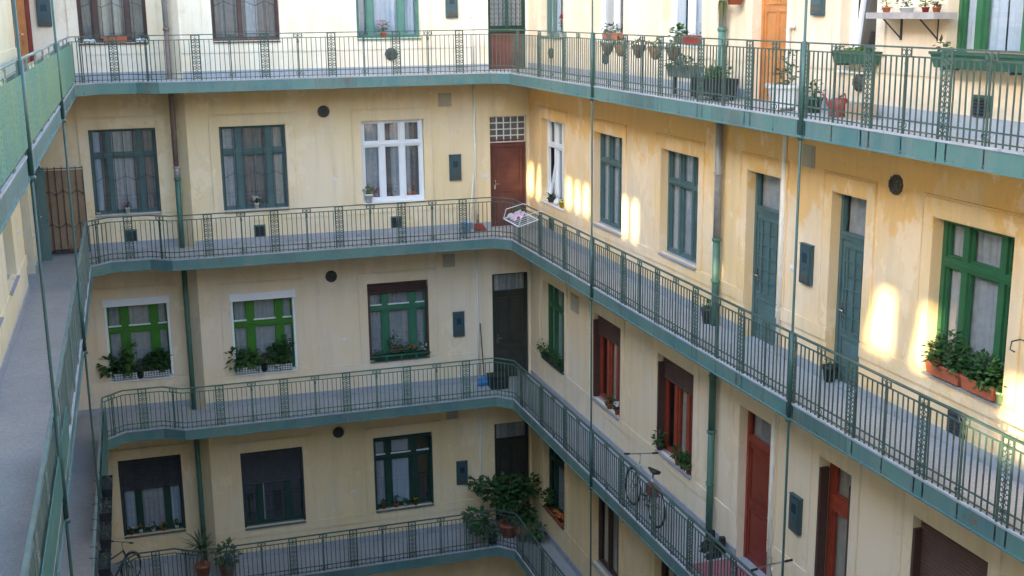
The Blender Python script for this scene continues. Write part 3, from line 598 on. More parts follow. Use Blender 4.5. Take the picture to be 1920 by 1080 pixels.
# ------------------------------------------------------------------ railings
def post_mesh():
    m = MB()
    for x in (-.078, .078):
        m.box(x-.013, x+.013, -.007, .007, -.19, .915); m.lathe([(.006, -.22), (.018, -.205), (.018, -.185), (.006, -.17)], (x, -.002, 0), 6)
    m.box(-.007, .007, -.005, .005, -.02, .915)
    m.box(-.089, .089, -.004, .004, .903, .916); m.box(-.089, .089, -.005, .005, .822, .836); m.box(-.089, .089, -.005, .005, .155, .17)
    zz = .03
    ring = lambda cx, cz, r: m.tube([(cx+r*math.cos(q*math.pi/4), 0, cz+r*math.sin(q*math.pi/4)) for q in range(8)], .0085, 4, closed=True, smooth=False)
    for j in range(8):
        cz = .06+j*.105+(.02 if j == 0 else 0)
        for sx in (-1, 1): ring(sx*.0425, cz, .027); m.tube([(sx*.0425, 0, cz+.027), (sx*.012, 0, cz+.052), (sx*.0425, 0, cz+.078)], .0055, 4, smooth=False)
    return m
def bracket_mesh():
    m = MB(); m.box(-.011, .011, -.007, .007, -.17, .83); m.lathe([(.006, -.2), (.02, -.185), (.02, -.165), (.006, -.15)], (0, -.002, 0), 6)
    ring = lambda cx, cz, r: m.tube([(cx+r*math.cos(q*math.pi/4), 0, cz+r*math.sin(q*math.pi/4)) for q in range(8)], .0065, 4, closed=True, smooth=False)
    for sx in (-1, 1):
        ring(sx*.045, .872, .030); m.box(sx*.085-.007, sx*.085+.007, -.005, .005, .83, .915); ring(sx*.04, .115, .028); m.tube([(0, 0, .70), (sx*.02, 0, .76), (sx*.012, 0, .80)], .006, 4, smooth=False)
    m.box(-.008, .008, -.006, .006, .83, .915); return m
PM = post_mesh().build('ornament_post', RAIL); BMs = bracket_mesh().build('scroll_bracket', RAIL)
PMESH, BMESH_ = PM.data, BMs.data
bpy.data.objects.remove(PM); bpy.data.objects.remove(BMs)
PMESH3 = PMESH.copy(); PMESH3.materials[0] = RAILL
PMESH2 = PMESH.copy(); PMESH2.materials[0] = RAILG; BMESH2 = BMESH_.copy(); BMESH2.materials[0] = RAILG
def railing(k, path, posts, label, green=False, skip=None):
    z = Z[k]+FLH; t = thing('gallery_railing', label, 'railing', (path[0][0], path[0][1], z), 'gallery railings'); rm = (RAIL, RAILG, RAILL)[int(green)]
    A = offs(path, .012)
    m = MB(); sweep(m, A, -.02, .022, z+.915, z+.932); m.build('handrail', rm, t)
    m = MB(); sweep(m, A, -.008, .008, z+.82, z+.836); sweep(m, A, -.008, .008, z+.155, z+.171); sweep(m, A, -.007, .007, z+.055, z+.069); m.build('rail_bar', rm, t)
    b = MB(); rj = random.Random(k*7+len(path))
    for i in range(len(A)-1):
        p, q = A[i], A[i+1]; d = q-p; l = d.length; tt = d/l; nn = Vector((-tt.y, tt.x)); n = max(2, int(round(l/.098)))
        for j in range(n):
            c = p+tt*(l*(j+.5)/n); r = .0068
            if any((c-Vector(pp[:2])).length < .075 for pp in posts if pp[2] == 0): continue
            if rj.random() < .12: c = c+tt*rj.uniform(-.012, .012)
            tw_ = tt*(rj.uniform(-.012, .012) if rj.random() < .15 else 0)
            e = [c+tt*r+nn*r, c-tt*r+nn*r, c-tt*r-nn*r, c+tt*r-nn*r]
            b.add([(v.x+tw_.x*j_, v.y+tw_.y*j_, zz) for j_, zz in ((0, z-.01), (1, z+.825)) for v in e], [(h, (h+1) % 4, 4+(h+1) % 4, 4+h) for h in range(4)])
    o = b.build('bars', rm, t, fix=False); o['kind'] = 'stuff'
    for x, y, kind, ang in posts:
        me = ((PMESH, BMESH_), (PMESH2, BMESH2), (PMESH3, PMESH3))[int(green)][kind]
        o = bpy.data.objects.new('ornament_post' if kind == 0 else 'scroll_bracket', me); COL.objects.link(o); o.parent = t
        o.location = Vector((x, y, z))-Vector(t['_o']); o.rotation_euler = (0, 0, ang)
    return t
PB = [(-9.01, -.965, 0, 0)]+[(x, -1.262, 0, 0) for x in (-7.43, -6.065, -4.70, -3.335, -1.965)]+[(x, -1.262, 1, 0) for x in (-6.75, -5.385, -4.02, -2.65)]
PB += [(-8.38, -1.135, 1, -.6), (-9.63, -1.19, 1, .75)]
PR = [(-.955, -y, 0, math.pi/2) for y in (2.2, 3.62, 5.08, 6.56, 8.03, 9.44, 10.83, 12.26, 13.64, 15.0, 16.36, 17.68, 19.05, 20.4)]
PR += [(-.955, -y, 1, math.pi/2) for y in (4.35, 5.82, 7.3, 8.73, 10.14, 11.55, 12.95, 14.32, 15.68, 17.02)]
PLs = [(-9.785, -y, 0, math.pi/2) for y in (2.9, 4.3, 5.75, 7.2, 8.6, 10., 11.4, 12.8, 14.0, 15.4, 16.8, 18.2)]
for k in range(4):
    railing(k, PATH_B, PB, f'green iron railing of the {names[k]} gallery across the end wing', green=(k == 1))
    railing(k, PATH_R, PR, f'green iron railing of the {names[k]} gallery along the right wing', green=False)
    if k:
        t = railing(k, PATH_L, PLs, f'green iron railing of the {names[k]} gallery along the left wing', green=2)
        z = Z[k]+FLH
        if k == 3:
            for a, b in ((1.5, 7.1), (7.25, 13.9), (14.1, 22)):
                m = MB(); m.box(-9.762, -9.752, -b, -a, z+.10, z+.80); m.build('screen_panel', SCREEN, t)
        else:
            for a, b in (((12.4, 13.9), (14.1, 18)) if k == 2 else ((1.4, 6.5),)):
                m = MB(); m.box(-9.762, -9.752, -b, -a, z+.12, z+(.55 if k == 2 else .80)); m.build('screen_panel', SCREEN2, t)
# plastic sheet tied to the railing at the inner corner
m = MB(); n = 40; vs = []
for i in range(n+1):
    y = -1.75-1.75*i/n; vs += [(-.90+.012*math.sin(i*1.9), y, Z[1]+FLH+.15), (-.90+.012*math.sin(i*1.9), y, Z[1]+FLH+.83-.02*math.sin(i*.3))]
m.add(vs, [(2*i, 2*i+2, 2*i+3, 2*i+1) for i in range(n)], True)
tag(m.build('plastic_sheet', SHEET, None, fix=False), 'pale translucent plastic sheet tied inside the third railing near the corner', 'sheet')
# ------------------------------------------------------------------ tie rods, downpipes, conduits
for x, y, lab in ((-.98, -6.59, 'thin green hanging rod by the right galleries, farther one'), (-.98, -13.67, 'thin green hanging rod by the right galleries, nearer one'),
                  (-9.755, -14.02, 'thin green hanging rod by the left galleries, nearer one'), (-9.755, -7.21, 'thin green hanging rod by the left galleries, farther one')):
    t = thing('hanging_rod', lab, 'rod', (x, y, GROUND), 'green hanging rods')
    m = MB(); m.tube([(x, y, GROUND), (x, y, TOP+.1)], .017, 8); m.build('rod', RODM, t)
    for k in range(4):
        if x < -5 and k == 0: continue
        m = MB(); m.tube([(x, y, Z[k]+.01), (x, y, Z[k]+1.16)], .030, 8); m.lathe([(.018, 0), (.045, .01), (.045, .05), (.03, .06)], (x, y, Z[k]-.02), 8); m.build('sleeve', RODM, t)
def downpipe(x, y, r, segs, lab):
    t = thing('downpipe', lab, 'downpipe', (x, y, GROUND))
    for z0, z1, m_ in segs:
        m = MB(); m.tube([(x, y, z0), (x, y, z1)], r, 12); m.build('pipe', m_, t)
        c = MB(); c.lathe([(r+.003, 0), (r+.016, .01), (r+.016, .05), (r+.003, .06)], (x, y, z1-.06), 12); c.build('collar', m_, t)
        c = MB(); c.lathe([(r+.002, 0), (r+.008, .004), (r+.008, .036), (r+.002, .04)], (x, y, (z0+z1)/2), 12); c.box(x-.012, x+.012, y, y+.14, (z0+z1)/2+.008, (z0+z1)/2+.03); c.build('clamp', m_, t)
downpipe(-7.93, .12, .055, [(4.9, TOP, PIPEZ), (2.0, 4.9, PIPEB), (1.75, 2.0, PIPEZ), (.2, 1.75, PIPEG), (-3.5, .2, PIPEG), (-7.3, -3.5, PIPEG), (GROUND, -7.3, PIPEG)], 'downpipe beside the wall step of the end wing, zinc above and green below')
downpipe(-.10, -9.78, .058, [(4.9, TOP, PIPEZ), (3.63, 4.9, PIPEG), (1.65, 3.63, PIPEZ), (.2, 1.65, PIPEG), (-1.55, .2, PIPEG), (-3.5, -1.55, PIPEG), (GROUND, -3.5, PIPEG)], 'downpipe on the right wing between windows and doors')
for k in range(4):
    z = Z[k]; t = thing('conduit', f'thin white conduit beside the corner door on the {LV[k]}', 'conduit', FB(-1.32, .03, z+FLH), 'thin white conduits')
    m = MB(FB); ztop = z+3.55 if k < 3 else z+1.36
    pts = [(-1.32, .028, z+FLH), (-1.32, .028, ztop)]
    if k == 3: pts += [(-1.33, .035, ztop+.05), (-1.38, .05, ztop+.06)]
    m.tube(pts, .022, 8); m.build('pipe', CONDUIT, t)
    c = MB(FB)
    for zz in (z+.7, z+1.3, z+2.4): c.box(-1.345, -1.295, 0, .047, zz, zz+.02)
    if k < 3: c.build('clip', CONDUIT, t)
    t = thing('conduit', f'thin white conduit beside the right wing door on the {LV[k]}', 'conduit', FR(11.66, .03, z+FLH), 'thin white conduits')
    m = MB(FR); ztop = z+3.6 if k < 3 else z+1.25; pts = [(11.66, .03, z+FLH), (11.66, .03, ztop)]
    if k == 3: pts += [(11.70, .04, ztop+.05), (11.80, .06, ztop+.06)]
    m.tube(pts, .034, 8); m.build('pipe', CONDUIT, t)
    c = MB(FR)
    for zz in (z+.9, z+2.2): c.box(11.63, 11.69, 0, .06, zz, zz+.025)
    c.build('clip', CONDUIT, t)
# ------------------------------------------------------------------ boxes and vents on the walls
def meter(F, u0, u1, z0, z1, lab):
    t = thing('meter_box', lab, 'meter box', F((u0+u1)/2, 0, z0), 'wall meter boxes')
    m = MB(F); m.box(u0, u1, 0, .055, z0, z1); m.box(u0-.008, u1+.008, .0, .066, z1, z1+.012); m.build('body', METER, t)
    m = MB(F); m.box(u0+.012, u1-.012, .056, .066, z0+.02, z1-.015); m.build('door', METER, t)
    m = MB(F); m.box(u0+.08, u1-.08, .067, .070, z0+.30, z0+.44); m.build('window', METERW, t)
    m = MB(F); m.box(u0+.04, u1-.04, .067, .072, z0+.05, z0+.14); m.box((u0+u1)/2-.01, (u0+u1)/2+.01, .067, .078, z0+.2, z0+.23); m.build('label_plate', VENT, t)
for k in range(4):
    meter(FB, -1.93, -1.66, Z[k]+1.39, Z[k]+1.97, f'dark teal meter box on the end wing beside the door, {LV[k]}')
for k in (3, 2, 1): meter(FR, 12.22, 12.50, Z[k]+1.45, Z[k]+2.0, f'dark teal meter box between the right wing doors, {LV[k]}')
meter(FY, -10.45, -10.17, Z[3]+1.33, Z[3]+1.95, 'dark teal meter box in the corner by the tall brown door')
def roundvent(F, u, z, r, lab):
    t = thing('round_vent', lab, 'vent', F(u, 0, z), 'round iron wall vents'); m = MB(F)
    vs = [(u+rr*math.cos(i*math.pi/5), dd, z+rr*math.sin(i*math.pi/5)) for rr, dd in ((r, 0), (r, .03), (r*.82, .055), (r*.3, .07)) for i in range(10)]
    m.add(vs, [(a*10+i, a*10+(i+1) % 10, a*10+10+(i+1) % 10, a*10+10+i) for a in range(3) for i in range(10)]+[tuple(range(30, 40))]); m.build('cover', VENT, t)
    g = MB(F)
    for a in range(10): q = a*math.pi/5+.3; g.tube([(u+.1*r*math.cos(q), .075, z+.1*r*math.sin(q)), (u+.9*r*math.cos(q), .05, z+.9*r*math.sin(q))], .008, 4)
    g.tube([(u+.55*r*math.cos(a*math.pi/6), .068, z+.55*r*math.sin(a*math.pi/6)) for a in range(12)], .007, 4, closed=True); g.build('ribs', IRON, t)
for k in (2, 1, 0): roundvent(FB, -4.74, Z[k]+3.06, .135, f'round iron vent high on the end wing, {LV[k]}')
roundvent(FB, -3.19, Z[3]+.63, .145, 'round iron vent behind the top railing below the blue-curtained window')
roundvent(FR, 14.29, 3.09, .125, 'round iron vent above the second gallery of the right wing')
for u, lab in ((1.63, 'farthest'), (4.8, 'second'), (8.09, 'third'), (13.39, 'nearest')): roundvent(FR, u, Z[3]+.63, .115, f'round iron vent low on the right wing top storey, {lab} of four')
def sqvent(F, u0, u1, z0, z1, m_, lab, nm='wall_hatch', cat='hatch', louv=False):
    t = thing(nm, lab, cat, F((u0+u1)/2, 0, z0)); m = MB(F); m.box(u0, u1, 0, .022, z0, z1); m.build('frame', m_, t)
    m = MB(F); e = .03
    if louv:
        n = 6
        for i in range(n): zz = z0+e+(z1-z0-2*e)*i/n; m.add([(u0+e, .023, zz), (u1-e, .023, zz), (u1-e, .045, zz+.012), (u0+e, .045, zz+.012), (u1-e, .024, zz+.035), (u0+e, .024, zz+.035)], [(0, 1, 2, 3), (3, 2, 4, 5)])
        m.build('slats', BLACK, t)
    else: m.box(u0+e, u1-e, .0225, .034, z0+e, z1-e); m.build('cover', m_, t)
for k in (2, 1, 0):
    sqvent(FB, -2.14, -1.85, Z[k]+3.07, Z[k]+3.37, HATCH, f'pale square hatch high on the end wing, {LV[k]}')
    for F, u, nm in ((FY, -8.97, 'step'), (FB, -6.26, 'middle'), (FB, -3.2, 'corner')):
        if k == 2: sqvent(F, u-.125, u+.125, Z[k]+.36, Z[k]+.64, TEAL, f'small dark louvred vent under the second storey window by the {nm}', 'louvre_vent', 'vent', True)
sqvent(FR, 12.12, 12.42, 3.06, 3.36, HATCH, 'pale square hatch above the doors of the right wing, second storey')
sqvent(FR, 2.85, 3.3, Z[1]+2.55, Z[1]+2.93, HATCH, 'pale square hatch by the corner window of the right wing, third storey')
sqvent(FR, 15.6, 15.9, Z[3]+.35, Z[3]+.62, GPLAS, 'dark green louvred vent low on the right wing, top storey', 'louvre_vent', 'vent', True)
sqvent(FR, 15.55, 15.86, .38, .68, IRON, 'dark louvred vent under the geranium window', 'louvre_vent', 'vent', True)
sqvent(FR, 1.42, 1.72, .38, .66, TEAL, 'dark louvred vent under the white tilted window', 'louvre_vent', 'vent', True)
def bell(F, u, z, lab, s=.045):
    t = thing('doorbell', lab, 'doorbell', F(u, 0, z), 'small white wall fittings'); m = MB(F); m.box(u-s, u+s, 0, .02, z-s*.6, z+s*.6); m.build('plate', WPLAS, t); m = MB(F); m.box(u-.012, u+.012, .021, .03, z-.01, z+.01); m.build('button', CONDUIT, t)
for k in (2, 1, 0): bell(FB, -4.55+.05*(2-k), Z[k]+1.55, f'small white fitting between the end wing windows, {LV[k]}')
bell(FB, -1.08, 1.45, 'small white switch plate beside the glass block door', .06); bell(FL, 4.6, 1.55, 'small white fitting on the slanted left wing')
bell(FR, 11.95, 1.6, 'small white fitting beside the teal meter box')
# brown boarded gate with iron bars at the end of the left gallery
t = thing('iron_gate', 'brown boarded iron gate at the end of the left gallery', 'gate', (-10.26, .2, FLH))
gy = .18
for i in range(6):
    x0 = -10.66+i*.138; m = MB(); m.box(x0, x0+.132, gy, gy+.02, .34, 2.02); m.build('board', BOARD, t)
m = MB()
for i in range(7): m.box(-10.667+i*.138-.008, -10.667+i*.138+.008, gy-.022, gy-.004, .26, 2.10)
m.box(-10.68, -9.83, gy-.024, gy-.002, 2.05, 2.07); m.box(-10.68, -9.83, gy-.024, gy-.002, .26, .285); m.build('bars', IRON, t)
m = MB()
for zz in (.85, 1.55): m.tube([(-10.667+i*.138, gy-.026, zz+(.05 if i % 2 else -.05)) for i in range(7)], .008, 4)
m.box(-10.70, -10.672, gy-.03, gy+.03, .23, 2.12); m.build('frame', IRON, t)
# ------------------------------------------------------------------ plants and pots
def leaf(mb, p, d, up, L, W):
    d = d.normalized(); s = d.cross(up)
    if s.length < 1e-3: s = d.cross(Vector((1, 0, 0)))
    s.normalize(); n = s.cross(d); a = p; t = p+d*L-n*L*.15; m_ = p+d*L*.45+n*L*.06
    l = m_+s*W*.5-n*W*.12; r = m_-s*W*.5-n*W*.12
    mb.add([tuple(a), tuple(l), tuple(t), tuple(r), tuple(m_)], [(0, 4, 1), (1, 4, 2), (2, 4, 3), (3, 4, 0)])
def clump(mb, c, rad, n, size, seed, droop=.25):
    r = random.Random(seed); c = Vector(c)
    for i in range(n):
        v = Vector((r.gauss(0, 1), r.gauss(0, 1), r.gauss(0, 1))).normalized(); q = r.random()**.45
        p = Vector((v.x*rad[0]*q, v.y*rad[1]*q, v.z*rad[2]*q))+c
        d = Vector((v.x, v.y, v.z*.5+r.uniform(-droop, .35)))+Vector((r.uniform(-.6, .6), r.uniform(-.6, .6), 0))
        leaf(mb, p, d, Vector((r.uniform(-.5, .5), r.uniform(-.5, .5), 1)), size*r.uniform(.6, 1.25), size*r.uniform(.5, .85))
def strap(mb, p, ang, L, w_, rise, drop, seg=6):
    p = Vector(p); h = Vector((math.cos(ang), math.sin(ang), 0)); s = Vector((-h.y, h.x, 0)); vs = []
    for i in range(seg+1):
        t = i/seg; q = p+h*L*t*(1-.15*t)+Vector((0, 0, rise*t-drop*t*t)); ww = w_*(1-t**2.2)*.5+.001; vs += [tuple(q+s*ww), tuple(q-s*ww+Vector((0, 0, -.0))), ]
    mb.add(vs, [(2*i, 2*i+2, 2*i+3, 2*i+1) for i in range(seg)], True)
def stems(mb, c, tips, r=.006):
    for t in tips: m_ = (Vector(c)+Vector(t))/2+Vector((0, 0, .02)); mb.tube([c, tuple(m_), t], [r, r*.8, r*.4], 5)
def blooms(mb, pts, s, seed=1):
    r = random.Random(seed)
    for p in pts:
        for i in range(7):
            a = r.uniform(0, 6.28); leaf(mb, Vector(p)+Vector((r.uniform(-s, s), r.uniform(-s, s), r.uniform(-s, s)))*.5, Vector((math.cos(a), math.sin(a), r.uniform(-.2, .6))), Vector((0, 0, 1)), s*.8, s*.8)
def pot(t, c, r, h, m_, rim=True):
    m = MB(); pr = [(r*.72, 0), (r*.95, h*.8)]+([(r*1.06, h*.8), (r*1.06, h), (r*.9, h), (r*.88, h*.9)] if rim else [(r, h), (r*.9, h), (r*.88, h*.9)])
    m.lathe(pr, c, 14); m.build('pot', m_, t)
    m = MB(); m.lathe([(r*.86, h*.84), (r*.86, h*.88)], c, 12); m.build('soil', SOIL, t)
def potted(label, c, r, h, pm, rad, n, size, lm, seed, flower=None, name='potted_plant'):
    t = thing(name, label, 'plant', c); pot(t, c, r, h, pm); cc = (c[0], c[1], c[2]+h+rad[2]*.75)
    st = MB(); rr = random.Random(seed); stems(st, (c[0], c[1], c[2]+h*.9), [(cc[0]+rr.uniform(-.5, .5)*rad[0], cc[1]+rr.uniform(-.5, .5)*rad[1], cc[2]+rr.uniform(0, .5)*rad[2]) for _ in range(4)]); st.build('stems', lm, t)
    f = MB(); clump(f, cc, rad, n, size, seed); o = f.build('foliage', lm, t, fix=False)
    if flower:
        b = MB(); blooms(b, [(cc[0]+rr.uniform(-.7, .7)*rad[0], cc[1]-abs(rr.uniform(.2, .9))*rad[1], cc[2]+rr.uniform(.1, 1)*rad[2]) for _ in range(flower[1])], flower[2], seed); b.build('flowers', flower[0], t, fix=False)
    return t
def trough(label, F, u0, u1, d, z, wid, h, pm, plants, name='flower_box', lattice=False):
    """window box: trough with soil and a row of clumps (u, radius, height, n, leaf, material)"""
    t = thing(name, label, 'flower box', F((u0+u1)/2, d, z)); uc = (u0+u1)/2; L = u1-u0
    m = MB(F); m.taper((uc, d, z), L*.93, wid*.8, L, wid, h); m.box(u0-.008, u1+.008, d-wid/2-.006, d-wid/2+.012, h*.84+z, z+h+.004); m.box(u0-.008, u1+.008, d+wid/2-.012, d+wid/2+.006, h*.84+z, z+h+.004); m.build('trough', pm, t)
    m = MB(F); m.box(u0+.03, u1-.03, d-wid/2+.025, d+wid/2-.025, z+h*.7, z+h*.78); m.build('soil', SOIL, t)
    if lattice:
        m = MB(F); n = int(L/.06)
        for i in range(n+1): x = u0+.02+(L-.04)*i/n; m.box(x-.006, x+.006, d+wid/2+.003, d+wid/2+.012, z+.01, z+h)
        for zz in (z+.03, z+h*.5, z+h-.02): m.box(u0, u1, d+wid/2+.004, d+wid/2+.011, zz-.005, zz+.005)
        m.build('lattice', WPLAS, t)
    for i, (u, rr, hh, n, ls, lm) in enumerate(plants):
        f = MB(); p = F(u, d, z+h*.8+hh*.42); rad = (rr, min(rr, .13), hh*.5) if F in (FB, FY) else (min(rr, .13), rr, hh*.5); clump(f, p, rad, n, ls, int(u*31)+i); f.build('foliage', lm, t, fix=False)
    return t
GREYP = mat('plastic_grey', (.12, .13, .13), .5)
SB = .03      # how far window-sill things stand out
z3, z2, z1_, z0_ = Z[3]+S0+.012, Z[2]+S0+.012, Z[1]+S0+.012, Z[0]+S0+.012
# -- end wing, top storey
trough('terracotta box on the sill of the first brown window', FY, -9.20, -8.72, -.02, z3, .14, .13, TERRA, [(-9.05, .12, .05, 14, .05, LEAFY), (-8.88, .1, .05, 10, .05, LEAFY)])
for u, lab in ((-9.48, 'folded white cloth on the sill at the end of the first brown window'), (-8.44, 'crumpled white cloth on the sill beside the terracotta box')):
    m = MB(FY); r = random.Random(int(u*9)); n = 9
    vs = [(u-.13+.26*i/n, -.10+.16*j/5, z3+.003+.07*abs(math.sin(i*1.3+j*.9+u))*(0 if j in (0, 5) or i in (0, n) else 1)) for i in range(n+1) for j in range(6)]
    m.add(vs, [(i*6+j, i*6+6+j, i*6+7+j, i*6+j+1) for i in range(n) for j in range(5)], True); tag(m.build('cloth', WPLAS, None, loc=FY(u, -.02, z3), fix=False), lab, 'cloth')
potted('pink geranium in the blue-curtained green window', FB(-3.33, -.06, z3), .07, .11, TERRA, (.15, .09, .15), 90, .06, LEAFL, 11, (PETP, 7, .05))
# -- end wing, second storey
potted('white pot with pink flowers on the sill by the wall step', FY(-9.0, -.05, z2), .055, .12, WPLAS, (.10, .07, .07), 40, .05, LEAF, 12, (PETP, 8, .045))
potted('tiny bowl plant at the outer end of the first second-storey window', FY(-9.60, -.04, z2), .045, .05, WPLAS, (.05, .04, .03), 18, .035, LEAF, 13)
potted('white pot with white flowers on the sill of the middle teal window', FB(-6.29, -.06, z2), .05, .12, WPLAS, (.12, .07, .09), 40, .06, LEAF, 14, (PETW, 7, .045))
potted('white pot plant at the end of the white window sill', FB(-3.80, -.02, z2), .09, .19, WPLAS, (.12, .09, .12), 60, .07, LEAFY, 15)
for i, (u, zt) in enumerate(((-3.6, .32), (-3.25, .34), (-2.8, .30))):
    t = thing('potted_plant', ['red houseplant behind the first pane of the white window', 'red houseplant behind the middle pane of the white window', 'red houseplant behind the last pane of the white window'][i], 'plant', FB(u, -.215, z2+.03)); pot(t, FB(u, -.215, z2-.005), .05, .1, TERRA)
    f = MB(); clump(f, FB(u, -.215, z2+.22), (.11, .03, .14), 50, .07, 40+i); f.build('foliage', [PETR, LEAFP, PETO][i], t, fix=False)
# -- end wing, third storey: white lattice boxes
for F, x, nm in ((FY, XW1, 'the recessed bay window'), (FB, XW2, 'the middle lime green window')):
    a, b = x
    trough(f'white lattice flower box at the outer end of {nm}', F, a+.05, a+.58, .0, z1_, .15, .15, GREYP, [(a+.0, .18, .50, 90, .15, LEAF), (a+.26, .22, .45, 120, .12, LEAFL if F is FB else LEAF), (a+.46, .13, .80 if F is FY else .45, 90, .12, LEAFL)], lattice=True)
    trough(f'white lattice flower box near the middle of {nm}', F, a+.72, a+1.28, .0, z1_, .15, .15, GREYP, [(a+.75, .18, .4, 80, .10, LEAFP), (a+1.0, .24, .52, 150, .13, LEAF), (a+1.14, .15, .78 if F is FB else .5, 90, .12, LEAF)], lattice=True)
    potted(f'dark pot between the lattice boxes of {nm}', F(a+.65, .03, z1_), .06, .12, BLACK, (.12, .08, .1), 40, .08, LEAF, 21)
trough('dark flower box with red geraniums under the mid-green window', FB, -3.86, -2.56, .0, z1_-.01, .16, .12, DARKG, [(-3.75, .16, .18, 70, .06, LEAF), (-3.35, .18, .60, 130, .07, LEAF), (-3.05, .2, .3, 110, .07, LEAF), (-2.66, .15, .28, 70, .06, LEAFP)])
t = thing('flower_rail', 'low green rail in front of the geranium box of the mid-green window', 'rail', FB(-3.2, .1, z1_)); m = MB(FB)
m.tube([(-3.9, .11, z1_+.10), (-2.5, .11, z1_+.10)], .014, 6); m.build('bar', MIDG, t)
for u in (-3.55, -3.2, -2.85): m = MB(FB); m.box(u-.015, u+.015, .005, .125, z1_+.02, z1_+.045); m.box(u-.015, u+.015, .100, .126, z1_-.04, z1_+.12); m.build('bracket', MIDG, t)
t = thing('flower_cluster', 'red geranium blooms in the box of the mid-green window', 'flowers', FB(-3.2, .04, z1_+.2)); b = MB(); blooms(b, [FB(u, .06, z1_+zz) for u, zz in ((-3.3, .28), (-3.24, .25), (-2.95, .24), (-2.9, .30), (-3.42, .20))], .06, 3); b.build('bloom', PETO, t, fix=False)
b = MB(); blooms(b, [FB(u, .06, z1_+zz) for u, zz in ((-2.7, .22), (-2.6, .27), (-2.64, .17))], .05, 4); b.build('white_bloom', PETW, t, fix=False)
# -- end wing, lowest storey sills
for i, (u, fm) in enumerate(((-9.5, PETW), (-9.3, PETR), (-9.02, PETW), (-8.8, PETO), (-8.5, None))):
    potted(f'small sill pot {["at the outer end", "with red bloom", "with white bloom", "with orange bloom", "at the inner end"][i]} of the lowest bay window', FY(u, -.05, z0_), .045, .08, [TERRA, WPLAS, WPLAS, TERRA, WPLAS][i], (.08, .06, .08), 35, .055, LEAFL if i % 2 else LEAF, 50+i, (fm, 3, .035) if fm else None)
for i, (u, rr) in enumerate(((-3.72, .06), (-3.42, .12), (-3.2, .05), (-2.95, .05))):
    potted(f'sill pot of the lowest corner-side window, {["outermost", "large leafy one", "white one", "yellow-flowered one"][i]}', FB(u, -.05, z0_), .05, .09, [TERRA, TERRA, WPLAS, REDP][i], (rr, .07, rr), 45, .06, LEAF, 60+i, (YELP, 3, .04) if i == 3 else None)
# -- right wing, top storey
t = potted('white pot with a tall red-leaved plant in the corner window, top storey', FR(2.1, -.06, z3), .06, .1, WPLAS, (.05, .07, .2), 50, .06, LEAFP, 70, (PETR, 8, .05))
trough('terracotta window box of the first white window, top storey', FR, 4.75, 5.5, .01, z3, .15, .12, TERRA, [(4.95, .18, .22, 60, .09, LEAFP), (5.3, .15, .12, 30, .07, LEAFP)])
trough('red window box of the second white window, top storey', FR, 8.28, 8.92, .01, z3, .15, .13, REDP, [(8.45, .14, .08, 30, .05, LEAFP), (8.75, .14, .07, 25, .05, LEAFP)])
potted('grassy pot beside the red window box, top storey', FR(7.98, -.01, z3), .09, .1, TERRA, (.1, .14, .1), 70, .10, LEAFL, 72)
BASK = mat('wicker', (.26, .17, .10), .85, .3, 25, bmp=.6)
for i, u in enumerate((6.86, 7.45, 8.22, 8.88, 9.56)):
    x, y, zz = -.80, -u, Z[3]+.72
    t = thing('hanging_basket', f'wicker basket with trailing plant on the top railing, {["nearest the hanging rod", "second from the rod", "third from the rod", "fourth from the rod", "farthest from the rod"][i]}', 'basket', (x, y, zz), 'wicker baskets on the railing')
    m = MB(); m.lathe([(.03, .05), (.07, .10), (.10, .18), (.12, .24), (.105, .24), (.09, .18)], (x, y, zz), 12); m.tube([(x+.112*math.cos(a*.6), y+.112*math.sin(a*.6), zz+.245) for a in range(11)], .012, 5, closed=True)
    m.build('basket', BASK if i % 2 else mat('wicker_dark', (.12, .09, .07), .85, .3, 25), t)
    f = MB(); clump(f, (x, y, zz+.28), (.11, .14, .08), 50, .075, 80+i); f.build('foliage', LEAF if i % 2 else LEAFP, t, fix=False)
    m = MB(); m.tube([(x, y, zz+.24), (x-.1, y, zz+.33), (x-.15, y, zz+.20)], .006, 5); m.build('hook', IRON, t)
trough('long grey planter box behind the top railing near the downpipe', FR, 8.75, 9.65, .45, Z[3]+FLH+.28, .2, .18, mat('planter_grey', (.12, .14, .14), .7), [(8.9, .15, .2, 40, .09, LEAF), (9.2, .15, .2, 40, .09, LEAF), (9.5, .15, .22, 40, .09, LEAF)])
m = MB(FR); [m.box(u, u+.03, .42, .48, Z[3]+FLH, Z[3]+FLH+.279) for u in (8.85, 9.5)]; tag(m.build('planter_stand', IRON, None, loc=FR(9.2, .45, Z[3]+FLH)), 'iron stand under the long grey planter', 'stand')
t = thing('plastic_crate', 'black crate with tall green plants at the foot of the top-storey downpipe', 'planter', FR(10.2, .42, Z[3]+FLH)); m = MB(FR)
m.taper((10.2, .42, Z[3]+FLH+.06), .72, .36, .78, .40, .26); [m.box(u, u+.04, d, d+.04, Z[3]+FLH, Z[3]+FLH+.07) for u in (9.87, 10.48) for d in (.26, .54)]; m.build('crate', BLACK, t)
f = MB(); r = random.Random(5)
for i in range(70): strap(f, FR(9.9+.4*r.random(), .35+.15*r.random(), Z[3]+FLH+.3), r.uniform(0, 6.28), r.uniform(.08, .22), .018, r.uniform(.2, .42), .12)
f.build('blades', LEAFL, t, fix=False); f = MB(); clump(f, FR(10.4, .42, Z[3]+FLH+.42), (.15, .18, .1), 70, .08, 33); f.build('foliage', LEAF, t, fix=False)
t = thing('hanging_pot', 'terracotta pot hung on the wall beside the orange door', 'pot', FR(10.2, .1, Z[3]+1.6)); pot(t, FR(10.22, .13, Z[3]+1.60), .13, .2, TERRA); f = MB(); clump(f, FR(10.22, .13, Z[3]+1.9), (.14, .16, .12), 50, .08, 34); f.build('foliage', LEAFL, t, fix=False)
